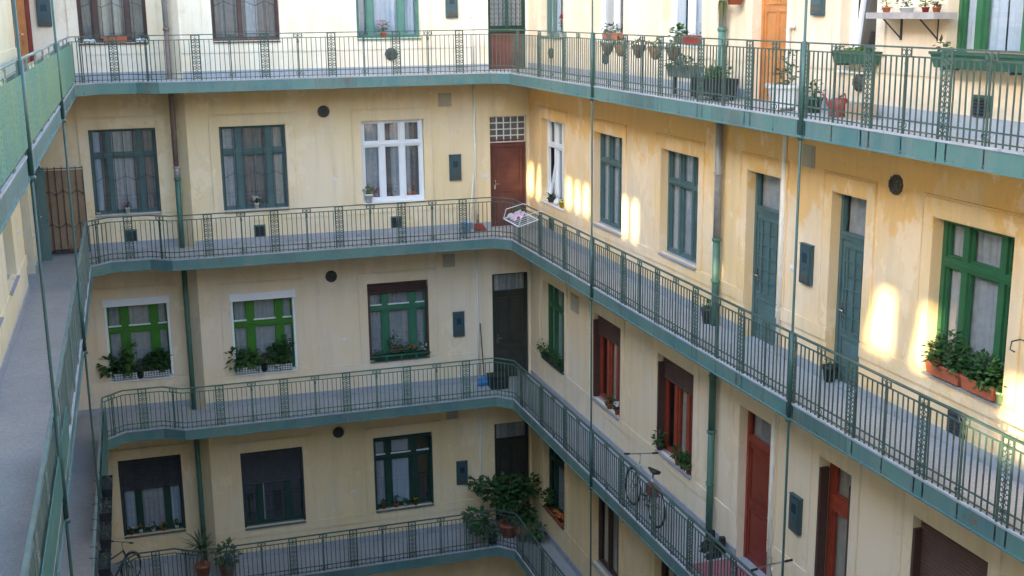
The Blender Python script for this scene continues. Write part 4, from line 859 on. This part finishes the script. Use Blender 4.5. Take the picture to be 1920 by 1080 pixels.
t = thing('trailing_plant', 'pale trailing plant hanging over the top of the green downpipe', 'plant', FR(9.9, .2, Z[3]+1.4)); f = MB(); r = random.Random(9)
for i in range(26): strap(f, FR(9.86+.16*r.random(), .16+.06*r.random(), Z[3]+1.66), r.uniform(0, 6.28), r.uniform(.05, .14), .014, .05, r.uniform(.2, .42))
f.build('blades', LEAFY, t, fix=False)
# white octagonal tub
c = FR(12.3, .42, Z[3]+FLH); t = thing('plant_tub', 'white octagonal tub with a shrub beside the orange door', 'plant tub', c); m = MB(); m.lathe([(.20, .05), (.25, .30), (.285, .30), (.285, .345), (.24, .345), (.23, .28)], c, 8, smooth=False)
for a in range(4): q = a*math.pi/2+.4; m.box(c[0]+.17*math.cos(q)-.025, c[0]+.17*math.cos(q)+.025, c[1]+.17*math.sin(q)-.025, c[1]+.17*math.sin(q)+.025, c[2], c[2]+.06)
m.build('tub', WPLAS, t); m = MB(); m.lathe([(.23, .26), (.23, .29)], c, 8); m.build('soil', SOIL, t); f = MB(); clump(f, (c[0], c[1], c[2]+.47), (.17, .2, .13), 70, .08, 36); clump(f, (c[0]+.03, c[1], c[2]+.66), (.09, .1, .16), 30, .07, 37); f.build('foliage', LEAFP, t, fix=False)
potted('small green pot behind the hanging rod, top storey', FR(12.82, .3, Z[3]+FLH), .11, .2, GPLAS, (.1, .1, .12), 50, .07, LEAF, 38)
c = FR(13.45, .33, Z[3]+FLH); t = thing('watering_can', 'red plastic watering can on the top gallery floor', 'watering can', c); m = MB(); m.lathe([(.105, 0), (.12, .02), (.115, .2), (.09, .23), (.03, .23)], c, 14); m.build('body', REDP, t)
m = MB(); m.tube([(c[0]-.02, c[1]+.1, c[2]+.05), (c[0]-.05, c[1]+.22, c[2]+.20), (c[0]-.07, c[1]+.27, c[2]+.27)], [.025, .018, .014], 8); m.build('spout', REDP, t); m = MB(); m.tube([(c[0], c[1]-.10, c[2]+.06), (c[0], c[1]-.2, c[2]+.16), (c[0], c[1]-.12, c[2]+.29), (c[0], c[1], c[2]+.24)], .013, 7); m.build('handle', REDP, t)
c = FR(13.8, .25, Z[3]+FLH); m = MB(); m.box(c[0]-.12, c[0]+.12, c[1]-.16, c[1]+.14, c[2], c[2]+.015); m.box(c[0]-.12, c[0]-.108, c[1]-.16, c[1]+.14, c[2]+.015, c[2]+.18); m.box(c[0]+.108, c[0]+.12, c[1]-.16, c[1]+.14, c[2]+.015, c[2]+.18); m.box(c[0]-.107, c[0]+.107, c[1]-.16, c[1]-.148, c[2]+.015, c[2]+.18); m.box(c[0]-.107, c[0]+.107, c[1]+.128, c[1]+.14, c[2]+.015, c[2]+.18)
tag(m.build('cardboard_box', mat('cardboard', (.42, .30, .2), .9, .1), None, loc=c), 'open cardboard box beside the red watering can', 'box')
t = trough('green planter full of low greenery under the tilted white window', FR, 13.05, 13.85, .12, Z[3]+.87, .2, .15, GPLAS, [(13.2+.13*i, .11, .08, 60, .045, LEAFL) for i in range(5)])
m = MB(FR); [m.box(u, u+.03, .0, .2, Z[3]+.84, Z[3]+.867) for u in (13.15, 13.7)]; m.build('bracket', IRON, t)
t = trough('long green planter along the sill of the nearest top-storey window', FR, 15.12, 16.9, .15, Z[3]+.90, .24, .17, GPLAS, [(15.16, .08, .18, 16, .09, LEAFP), (15.9, .2, .06, 30, .05, LEAFP)])
m = MB(FR); m.box(15.75, 16.85, .05, .25, Z[3]+1.08, Z[3]+1.095); m.build('board', BOARD, t); m = MB(FR); [m.box(u, u+.03, .0, .25, Z[3]+.87, Z[3]+.897) for u in (15.3, 16.4)]; m.build('bracket', IRON, t)
t = thing('wall_shelf', 'grey wooden shelf on iron brackets beside the nearest top window', 'shelf', FR(14.55, .15, Z[3]+1.42)); m = MB(FR); m.box(13.92, 15.22, .01, .32, Z[3]+1.42, Z[3]+1.49); m.build('board', mat('wood_grey', (.33, .30, .28), .8, .2, 5), t)
for u in (14.2, 14.9): m = MB(FR); m.box(u-.012, u+.012, .002, .02, Z[3]+1.17, Z[3]+1.419); m.tube([(u, .012, Z[3]+1.19), (u, .26, Z[3]+1.415)], .009, 6); m.build('bracket', IRON, t)
for i, (u, r_, m_) in enumerate(((14.1, .05, TERRA), (14.5, .09, WPLAS), (14.85, .045, REDP), (15.05, .05, TERRA))):
    potted(f'{["small terracotta pot at the far end", "white bowl plant in the middle", "small red pot", "small pot at the near end"][i]} of the wall shelf', FR(u, .16, Z[3]+1.492), r_, .06, m_, (r_*1.1, r_*1.2, .06), 30, .055, LEAFP if i % 2 else LEAFL, 90+i)
# -- right wing, second storey
c = FR(1.45, -.03, z2); t = thing('cactus_bowl', 'spiky dark plant in a bowl on the white sill', 'plant', c); pot(t, c, .09, .1, mat('glaze_dark', (.08, .05, .05), .3)); f = MB(); r = random.Random(3)
for i in range(34): strap(f, (c[0], c[1], c[2]+.09), r.uniform(0, 6.28), r.uniform(.15, .3), .028, r.uniform(.1, .25), .12)
f.build('blades', LEAF, t, fix=False)
t = thing('sill_bag', 'small grey plastic bag on the white sill', 'bag', FR(1.85, -.02, z2)); m = MB(); c = FR(1.85, -.03, z2); m.lathe([(.06, 0), (.09, .04), (.07, .1), (.02, .14)], c, 9); m.build('bag', WPLAS, t)
potted('yellow pot at the near end of the white sill', FR(2.28, -.0, z2), .085, .15, YELP, (.05, .05, .03), 14, .04, LEAF, 95)
for i, (a, b) in enumerate(((15.17, 15.78), (15.82, 16.36))):
    trough(['terracotta box with geraniums on the sill of the dark green window, farther one', 'terracotta box with geraniums on the sill of the dark green window, nearer one'][i], FR, a, b, .01, z2, .17, .15, TERRA, [(a+.1, .15, .36, 120, .085, LEAF), (a+.3, .18, .50 if i == 0 else .36, 170, .085, LEAF), (b-.1, .15, .36, 120, .085, LEAFL if i else LEAF)])
potted('pale lime pot at the near end of the geranium sill', FR(16.40, .01, z2-.01), .055, .13, LIMEP, (.07, .07, .08), 30, .06, LEAF, 97)
potted('small white pot between the two geranium boxes', FR(15.80, -.06, z2), .04, .1, WPLAS, (.05, .05, .05), 20, .05, LEAF, 98)
t = potted('dark pot beside the narrow teal door', FR(13.02, .0, FLH+.015), .1, .22, BLACK, (.09, .09, .05), 20, .05, LEAF, 99); potted('dark pot at the foot of the second-storey downpipe', FR(9.6, .13, FLH), .11, .26, IRON, (.1, .1, .06), 24, .06, LEAF, 100)
t = thing('wire_bracket', 'bent wire bracket on the wall past the dark green window', 'bracket', FR(16.75, 0, 1.75)); m = MB(FR); m.tube([(16.72, 0, 1.76), (16.72, .1, 1.79), (16.72, .2, 1.78), (16.74, .23, 1.70), (16.78, .2, 1.68)], .008, 6); m.box(16.70, 16.74, 0, .012, 1.72, 1.80); m.build('wire', IRON, t)
# laundry rack hooked over the railing at the inner corner
t = thing('drying_rack', 'small white wire drying rack hung over the second railing at the corner', 'drying rack', (-1.25, -2.6, 1.0)); m = MB()
Q = lambda a, b: (-1.0-.42*b, -2.55-1.05*a, 1.0-.12*b)
m.tube([Q(0, 0), Q(1, 0), Q(1, 1), Q(0, 1)], .013, 6, closed=True)
m.build('frame', WPLAS, t)
m = MB(); [m.tube([Q(i/7, 0), Q(i/7, 1)], .005, 4) for i in range(1, 7)]; m.tube([Q(0, 1), (-1.36, -2.55, 1.08), (-1.0, -2.55, 1.17)], .007, 5); m.tube([Q(1, 1), (-1.36, -3.6, 1.08), (-1.0, -3.6, 1.17)], .007, 5); m.tube([(-1.0, -2.55, 1.17), (-.9, -2.55, 1.16), (-.9, -2.55, 1.08)], .007, 5); m.tube([(-1.0, -3.6, 1.17), (-.9, -3.6, 1.16), (-.9, -3.6, 1.08)], .007, 5); m.build('wires', WPLAS, t)
for i, (a, m_, lab) in enumerate(((.12, CURTY, 'cream cloth on the corner drying rack'), (.36, PINK, 'pink cloth on the corner drying rack'))):
    g = MB(); vs = []
    for j in range(9):
        for e in range(4): p = Vector(Q(a+.05*(e-1.5), .15+.7*j/8)); vs.append(tuple(p+Vector((0, 0, .02+.05*math.sin(j*1.7+e*2)+.03*(1 if e in (1, 2) else 0)))))
    g.add(vs, [(j*4+e, j*4+4+e, j*4+5+e, j*4+1+e) for j in range(8) for e in range(3)], True); tag(g.build('cloth', m_, None, fix=False, loc=Q(a, .5)), lab, 'cloth')
# mop, bucket, dustpan
t = thing('mop', 'mop with pale handle leaning in the second gallery corner', 'mop', (-1.5, -.25, FLH)); m = MB(); m.tube([(-1.56, -.30, FLH+.06), (-1.37, -.04, 1.5)], .014, 7); m.build('handle', CONDUIT, t); m = MB(); r = random.Random(4)
for i in range(26): a = r.uniform(0, 6.28); m.tube([(-1.56, -.30, FLH+.09), (-1.56+.06*math.cos(a), -.30+.06*math.sin(a), FLH+.06), (-1.56+.11*math.cos(a), -.30+.11*math.sin(a), FLH+.005)], .007, 4)
m.build('strands', WPLAS, t)
c = (-1.66, -.42, FLH); t = thing('bucket', 'blue and white bucket by the mop', 'bucket', c); m = MB(); m.lathe([(.10, 0), (.135, .25), (.145, .25), (.145, .265), (.125, .265), (.1, .03)], c, 14); m.build('body', mat('bucket_blue', (.35, .52, .72), .4), t); m = MB(); m.tube([(c[0]+.14*math.cos(a), c[1]+.03, c[2]+.25+.10*math.sin(a)) for a in [i*math.pi/8 for i in range(9)]], .006, 5); m.build('bail', WPLAS, t)
t = thing('dustpan', 'red dustpan on the floor by the mop', 'dustpan', (-1.28, -.2, FLH)); m = MB(); m.add([(-1.4, -.3, FLH+.004), (-1.16, -.3, FLH+.004), (-1.18, -.08, FLH+.03), (-1.38, -.08, FLH+.03), (-1.4, -.3, FLH+.03), (-1.16, -.3, FLH+.03), (-1.18, -.08, FLH+.14), (-1.38, -.08, FLH+.14)], [(0, 1, 2, 3), (0, 3, 7, 4), (1, 5, 6, 2), (2, 6, 7, 3), (4, 7, 6, 5)]); m.build('pan', REDP, t); m = MB(); m.tube([(-1.28, -.08, FLH+.11), (-1.27, .0, FLH+.2), (-1.27, -.02, FLH+.34)], .013, 6); m.build('handle', REDP, t)
# broom and black box, third storey corner
zf = Z[1]+FLH; t = thing('broom', 'broom with dark stick and blue head against the third-storey conduit', 'broom', (-1.3, -.35, zf)); m = MB(); m.tube([(-1.29, -.36, zf+.22), (-1.27, -.03, zf+1.44)], .013, 7); m.build('stick', IRON, t); m = MB(); m.box(-1.42, -1.16, -.40, -.32, zf+.13, zf+.2); r = random.Random(2)
m.build('head', BLUEP, t); m = MB(); [m.tube([(-1.41+.25*i/16, -.36+.03*(j-1), zf+.13), (-1.43+.29*i/16, -.36+.045*(j-1), zf+.003)], .009, 4) for i in range(17) for j in range(3)]; m.build('bristles', BLUEP, t)
c = (-1.02, -.62, zf); t = thing('storage_box', 'black box standing by the third-storey corner door', 'box', c); m = MB(); m.taper((c[0], c[1], c[2]), .40, .34, .44, .38, .30); m.box(c[0]-.23, c[0]+.23, c[1]-.2, c[1]+.2, c[2]+.301, c[2]+.325); m.build('body', BLACK, t); m = MB(); m.tube([(c[0]-.1, c[1]-.2, c[2]+.2), (c[0]-.08, c[1]-.225, c[2]+.22), (c[0]+.08, c[1]-.225, c[2]+.22), (c[0]+.1, c[1]-.2, c[2]+.2)], .01, 5); m.build('handle', IRON, t)
# -- right wing, third storey sills
trough('dark window box with trailing plants at the corner window, third storey', FR, 1.0, 2.38, .02, z1_-.01, .17, .12, DARKG, [(.95, .16, .34, 80, .08, LEAFL), (1.3, .2, .25, 80, .07, LEAF), (1.8, .25, .2, 80, .07, LEAF), (2.2, .2, .2, 70, .07, LEAF)])
potted('green sill plant of the farther red brown window', FR(5.02, -.02, z1_), .06, .09, TERRA, (.09, .12, .1), 60, .07, LEAF, 110); potted('white-flowered pot of the farther red brown window', FR(5.42, -.03, z1_), .06, .1, TERRA, (.08, .1, .1), 40, .06, LEAF, 111, (PETW, 10, .06))
for i, (u, h) in enumerate(((7.5, .16), (8.3, .13), (8.5, .1), (8.75, .14))): potted(f'leafy sill pot of the nearer red brown window, {["at the far end", "second along", "third along", "at the near end"][i]}', FR(u, -.02, z1_), .07, .1, TERRA if i else IRON, (.1, .14, h), 70, .085, LEAF, 112+i)
potted('white bowl on the sill of the narrow red brown window', FR(13.3, -.06, Z[1]+.46), .07, .09, WPLAS, (.05, .05, .04), 16, .04, LEAF, 118)
trough('dark window box with orange flowers at the corner window, lowest storey', FR, 1.2, 2.36, .02, z0_-.01, .16, .12, TERRA, [(1.3, .2, .5, 90, .12, LEAF), (1.9, .2, .2, 60, .08, LEAF)])
t = thing('flower_cluster', 'orange blooms in the lowest corner window box', 'flowers', FR(2.1, .05, z0_+.2)); b = MB(); blooms(b, [FR(u, .06, z0_+zz) for u, zz in ((1.95, .24), (2.1, .26), (2.2, .22), (2.28, .25))], .09, 6); b.build('bloom', PETO, t, fix=False)
# rug, boots, stool, bicycles
zf = Z[1]+FLH
m = MB(); n = 14; vs = []
for i in range(n+1):
    for j in range(8): vs.append((-.78+.70*j/7, -10.55-1.05*i/n, zf+.008+.004*math.sin(i*1.1+j)))
m.add(vs, [(i*8+j, i*8+8+j, i*8+9+j, i*8+j+1) for i in range(n) for j in range(7)], True); tag(m.build('rug', RUGM, None, loc=(-.43, -11.1, zf), fix=False), 'worn orange red rug in front of the dark red door', 'rug')
for i, (x, y, a) in enumerate(((-.2, -10.0, .3), (-.28, -10.12, .5), (-.15, -10.28, -.2), (-.3, -10.42, .1))):
    t = thing('boot', f'black boot on the floor beside the dark red door, {["farthest", "second", "third", "nearest"][i]} of four', 'boot', (x, y, zf), 'boots by the red door'); cs, sn = math.cos(a), math.sin(a)
    G = lambda u, v, ww: (x+u*cs-v*sn, y+u*sn+v*cs, zf+ww)
    m = MB(G); m.add([(-.16, -.05, .02), (.08, -.045, .02), (.08, .045, .02), (-.16, .05, .02), (-.15, -.04, .07), (-.02, -.045, .11), (-.02, .045, .11), (-.15, .04, .07), (.0, -.045, .26), (.085, -.045, .26), (.085, .045, .26), (.0, .045, .26), (.085, -.045, .1), (.085, .045, .1)],
          [(4, 7, 6, 5), (0, 4, 5, 1), (3, 2, 6, 7), (0, 3, 7, 4), (5, 6, 11, 8), (8, 11, 10, 9), (1, 12, 13, 2), (12, 9, 10, 13), (5, 8, 9, 12), (6, 13, 10, 11), (1, 5, 12), (2, 13, 6)]); m.build('upper', BLACK, t)
    m = MB(G); m.box(-.17, .09, -.055, .055, 0, .022); m.build('sole', RUBBER, t)
def bicycle(label, loc, ang, lean, fm, seat=BLACK):
    t = thing('bicycle', label, 'bicycle', loc); ca, sa = math.cos(ang), math.sin(ang); L = Vector(loc)
    def G(u, v, z): v2 = v*math.cos(lean)-z*math.sin(lean); zz = z*math.cos(lean)+v*math.sin(lean); return (L.x+u*ca-v2*sa, L.y+u*sa+v2*ca, L.z+zz)
    for cx in (-.52, .52):
        wm = MB(G); wm.tube([(cx+.325*math.cos(a*math.pi/12), 0, .335+.325*math.sin(a*math.pi/12)) for a in range(24)], .019, 6, closed=True); wo = wm.build('wheel', RUBBER, t)
        rm = MB(G); rm.tube([(cx+.30*math.cos(a*math.pi/12), 0, .335+.30*math.sin(a*math.pi/12)) for a in range(24)], .010, 5, closed=True); rm.build('rim', CHROME, wo)
        sp = MB(G); [sp.tube([(cx, .03*(-1)**a, .335), (cx+.3*math.cos(a*math.pi/9), 0, .335+.3*math.sin(a*math.pi/9))], .0028, 3) for a in range(18)]; sp.tube([(cx, -.05, .335), (cx, .05, .335)], .022, 8); sp.build('spokes', CHROME, wo)
    f = MB(G); bb = (-.07, 0, .30); st = (-.22, 0, .78); hd = (.36, 0, .80); hb = (.40, 0, .66)
    f.tube([st, hd], .017, 8); f.tube([bb, hb], .019, 8); f.tube([bb, st], .017, 8); f.tube([hd, hb], .021, 8)
    for s in (-1, 1): f.tube([(st[0], .015*s, st[2]-.05), (-.52, .055*s, .335)], .010, 6); f.tube([(bb[0], .02*s, bb[2]), (-.52, .055*s, .335)], .011, 6)
    f.build('frame', fm, t)
    f = MB(G); [f.tube([(.405, .03*s, .63), (.46, .05*s, .46), (.52, .055*s, .335)], .012, 6) for s in (-1, 1)]; f.build('fork', CHROME, t)
    h = MB(G); h.tube([hd, (.345, 0, .97), (.40, 0, .99)], .013, 7); h.tube([(.33, -.30, 1.02), (.37, -.17, 1.0), (.40, 0, .99), (.37, .17, 1.0), (.33, .30, 1.02)], .012, 7); h.build('handlebar', CHROME, t)
    for s in (-1, 1): g_ = MB(G); g_.tube([(.345, .22*s, 1.012), (.325, .325*s, 1.022)], .018, 7); g_.build('grip', RUBBER, t)
    s = MB(G); s.add([(-.36, -.08, .93), (-.20, -.06, .915), (-.02, -.015, .90), (-.02, .015, .90), (-.20, .06, .915), (-.36, .08, .93), (-.36, -.06, .88), (-.20, -.04, .87), (-.03, -.01, .87), (-.03, .01, .87), (-.20, .04, .87), (-.36, .06, .88)], [(0, 1, 4, 5), (1, 2, 3, 4), (6, 11, 10, 7), (7, 10, 9, 8), (0, 6, 7, 1), (1, 7, 8, 2), (2, 8, 9, 3), (3, 9, 10, 4), (4, 10, 11, 5), (5, 11, 6, 0)], True); s.tube([(-.22, 0, .76), (-.235, 0, .88)], .014, 7); s.build('saddle', seat, t)
    c = MB(G); c.tube([(-.07+.09*math.cos(a*math.pi/8), -.04, .30+.09*math.sin(a*math.pi/8)) for a in range(16)], .008, 4, closed=True); c.tube([(-.07, -.05, .30), (.02, -.06, .16)], .011, 5); c.tube([(-.07, .05, .30), (-.16, .06, .44)], .011, 5); c.box(-.02, .07, -.14, -.06, .15, .17); c.box(-.2, -.11, .06, .14, .43, .45); c.tube([(-.07, -.045, .385), (-.52, -.045, .36)], .006, 4); c.tube([(-.07, -.045, .215), (-.52, -.045, .31)], .006, 4); c.build('crankset', IRON, t)
    m = MB(G); m.tube([(.52+.36*math.cos(a*math.pi/14), 0, .335+.36*math.sin(a*math.pi/14)) for a in range(1, 12)], .012, 5); m.build('mudguard', CHROME, t); m = MB(G); m.tube([(-.52+.36*math.cos(a*math.pi/14), 0, .335+.36*math.sin(a*math.pi/14)) for a in range(2, 15)], .012, 5); m.build('mudguard', CHROME, t)
    return t
SILVF = mat('bike_frame_silver', (.45, .45, .46), .3, .05, 8)
b1 = bicycle('silver and red bicycle leaning inside the third railing of the right wing', (-.74, -8.5, zf), math.pi/2, .10, SILVF)
m = MB(); m.box(-.80, -.66, -9.0, -8.74, zf+.52, zf+.70); m.build('saddle_bag', REDP, b1)
bicycle('silver bicycle at the lower edge beside the red rug', (-.55, -13.15, zf), math.pi/2, -.1, CHROME, REDP)
bicycle('dark bicycle leaning at the outer end of the lowest gallery', (-9.86, -.75, Z[0]+FLH), .9, -.08, BLUEFR)
t = thing('stool', 'black seat of a chair under the narrow red brown window', 'chair', (-.5, -13.95, zf)); m = MB(); m.box(-.72, -.30, -14.18, -13.76, zf+.44, zf+.49); m.build('seat', BLACK, t)
for x in (-.70, -.34):
    for y in (-14.16, -13.80): m = MB(); m.box(x, x+.03, y, y+.03, zf, zf+.439); m.build('leg', IRON, t)
m = MB(); vs = [(-.31+.02*math.cos(i*.5), -14.18+.42*i/8, zf+.5+e) for i in range(9) for e in (0, .42+.08*math.sin(i*math.pi/8))]; vs2 = [(p[0]-.03, p[1], p[2]) for p in vs]; k_ = len(vs)
m.add(vs+vs2, [(2*i, 2*i+2, 2*i+3, 2*i+1) for i in range(8)]+[(k_+2*i, k_+2*i+1, k_+2*i+3, k_+2*i+2) for i in range(8)]+[(2*i+1, 2*i+3, k_+2*i+3, k_+2*i+1) for i in range(8)]); m.build('backrest', BLACK, t)
# -- lowest gallery plants
zf = Z[0]+FLH
def palm(label, c, r, h, n, L, seed, pm=TERRA, trunk=.25):
    t = thing('potted_palm', label, 'plant', c); pot(t, c, r, h, pm); m = MB(); m.tube([(c[0], c[1], c[2]+h*.8), (c[0]+.01, c[1], c[2]+h+trunk)], [.03, .022], 7); m.build('trunk', BASK, t)
    f = MB(); q = random.Random(seed)
    for i in range(n): strap(f, (c[0], c[1], c[2]+h+trunk*q.uniform(.6, 1)), q.uniform(0, 6.28), L*q.uniform(.6, 1.1), .045, q.uniform(.15, .6), q.uniform(.1, .5), 7)
    f.build('blades', LEAFP, t, fix=False)
palm('spiky palm in a terracotta pot on the lowest gallery', (-8.02, -.55, zf), .17, .28, 34, .55, 6, trunk=.45)
potted('leafy plant in a terracotta pot beside the spiky palm', (-7.5, -.75, zf), .17, .28, TERRA, (.26, .2, .3), 90, .16, LEAFP, 7)
t = thing('corner_shrub', 'big leafy shrub filling the corner of the lowest gallery', 'plant', (-.85, -.75, zf)); pot(t, (-.85, -.75, zf), .24, .34, TERRA)
st = MB(); stems(st, (-.85, -.75, zf+.3), [(-1.6, -.85, zf+1.45), (-1.3, -.7, zf+1.5), (-.8, -.8, zf+1.45), (-.4, -.6, zf+1.35), (-1.75, -1.05, zf+.7), (-.25, -.9, zf+1.1)], .018); st.build('stems', BASK, t)
f = MB()
for i, (x, y, zz, rx, rz, n) in enumerate(((-1.62, -.85, 1.45, .28, .16, 90), (-1.25, -.75, 1.25, .35, .25, 170), (-.8, -.75, 1.3, .42, .26, 210), (-.35, -.7, 1.2, .3, .25, 130), (-.85, -.8, .95, .45, .25, 200), (-1.75, -1.08, .72, .3, .22, 120), (-1.6, -1.1, .42, .2, .2, 60), (-.6, -.85, .6, .35, .2, 120))): clump(f, (x, y, zf+zz), (rx, .28, rz), n, .15, 200+i, .4)
f.build('foliage', LEAF, t, fix=False)
potted('pot with orange flowers under the corner shrub', (-.62, -1.15, zf), .13, .2, REDP, (.22, .14, .08), 50, .08, LEAF, 8, (PETO, 10, .08)); potted('dark pot plant under the corner shrub', (-1.35, -1.05, zf), .12, .2, IRON, (.2, .12, .12), 50, .1, LEAF, 9); potted('low fern in front of the lowest corner door', (-.35, -1.35, zf), .14, .2, IRON, (.25, .2, .18), 100, .12, LEAFL, 10)
# dark planters hung outside the third railing of the left wing
for i in range(4):
    z_ = Z[1]+.25-.0; y = -6.0-1.05*i
    t = thing('railing_planter', f'dark planter hung on the third railing of the left wing, {["farthest", "second", "third", "nearest"][i]} of four', 'planter', (-9.66, y, z_+.5), 'planters hung on the left railing'); m = MB(); G = lambda u, v, w_: (-9.655+v, y+u, w_); m = MB(G); m.taper((0, 0, z_+.62), .62, .14, .68, .18, .18); m.build('trough', BLACK, t)
    m = MB(G); m.tube([(-.2, -.05, z_+.70), (-.2, -.11, z_+.93), (-.2, -.2, z_+.93)], .006, 5); m.tube([(.2, -.05, z_+.70), (.2, -.11, z_+.93), (.2, -.2, z_+.93)], .006, 5); m.build('hook', IRON, t); f = MB(); clump(f, (-9.655, y, z_+.81), (.06, .28, .03), 40, .04, 300+i); f.build('foliage', LEAFP, t, fix=False)
for o in list(bpy.data.objects):
    if '_o' in o: del o['_o']
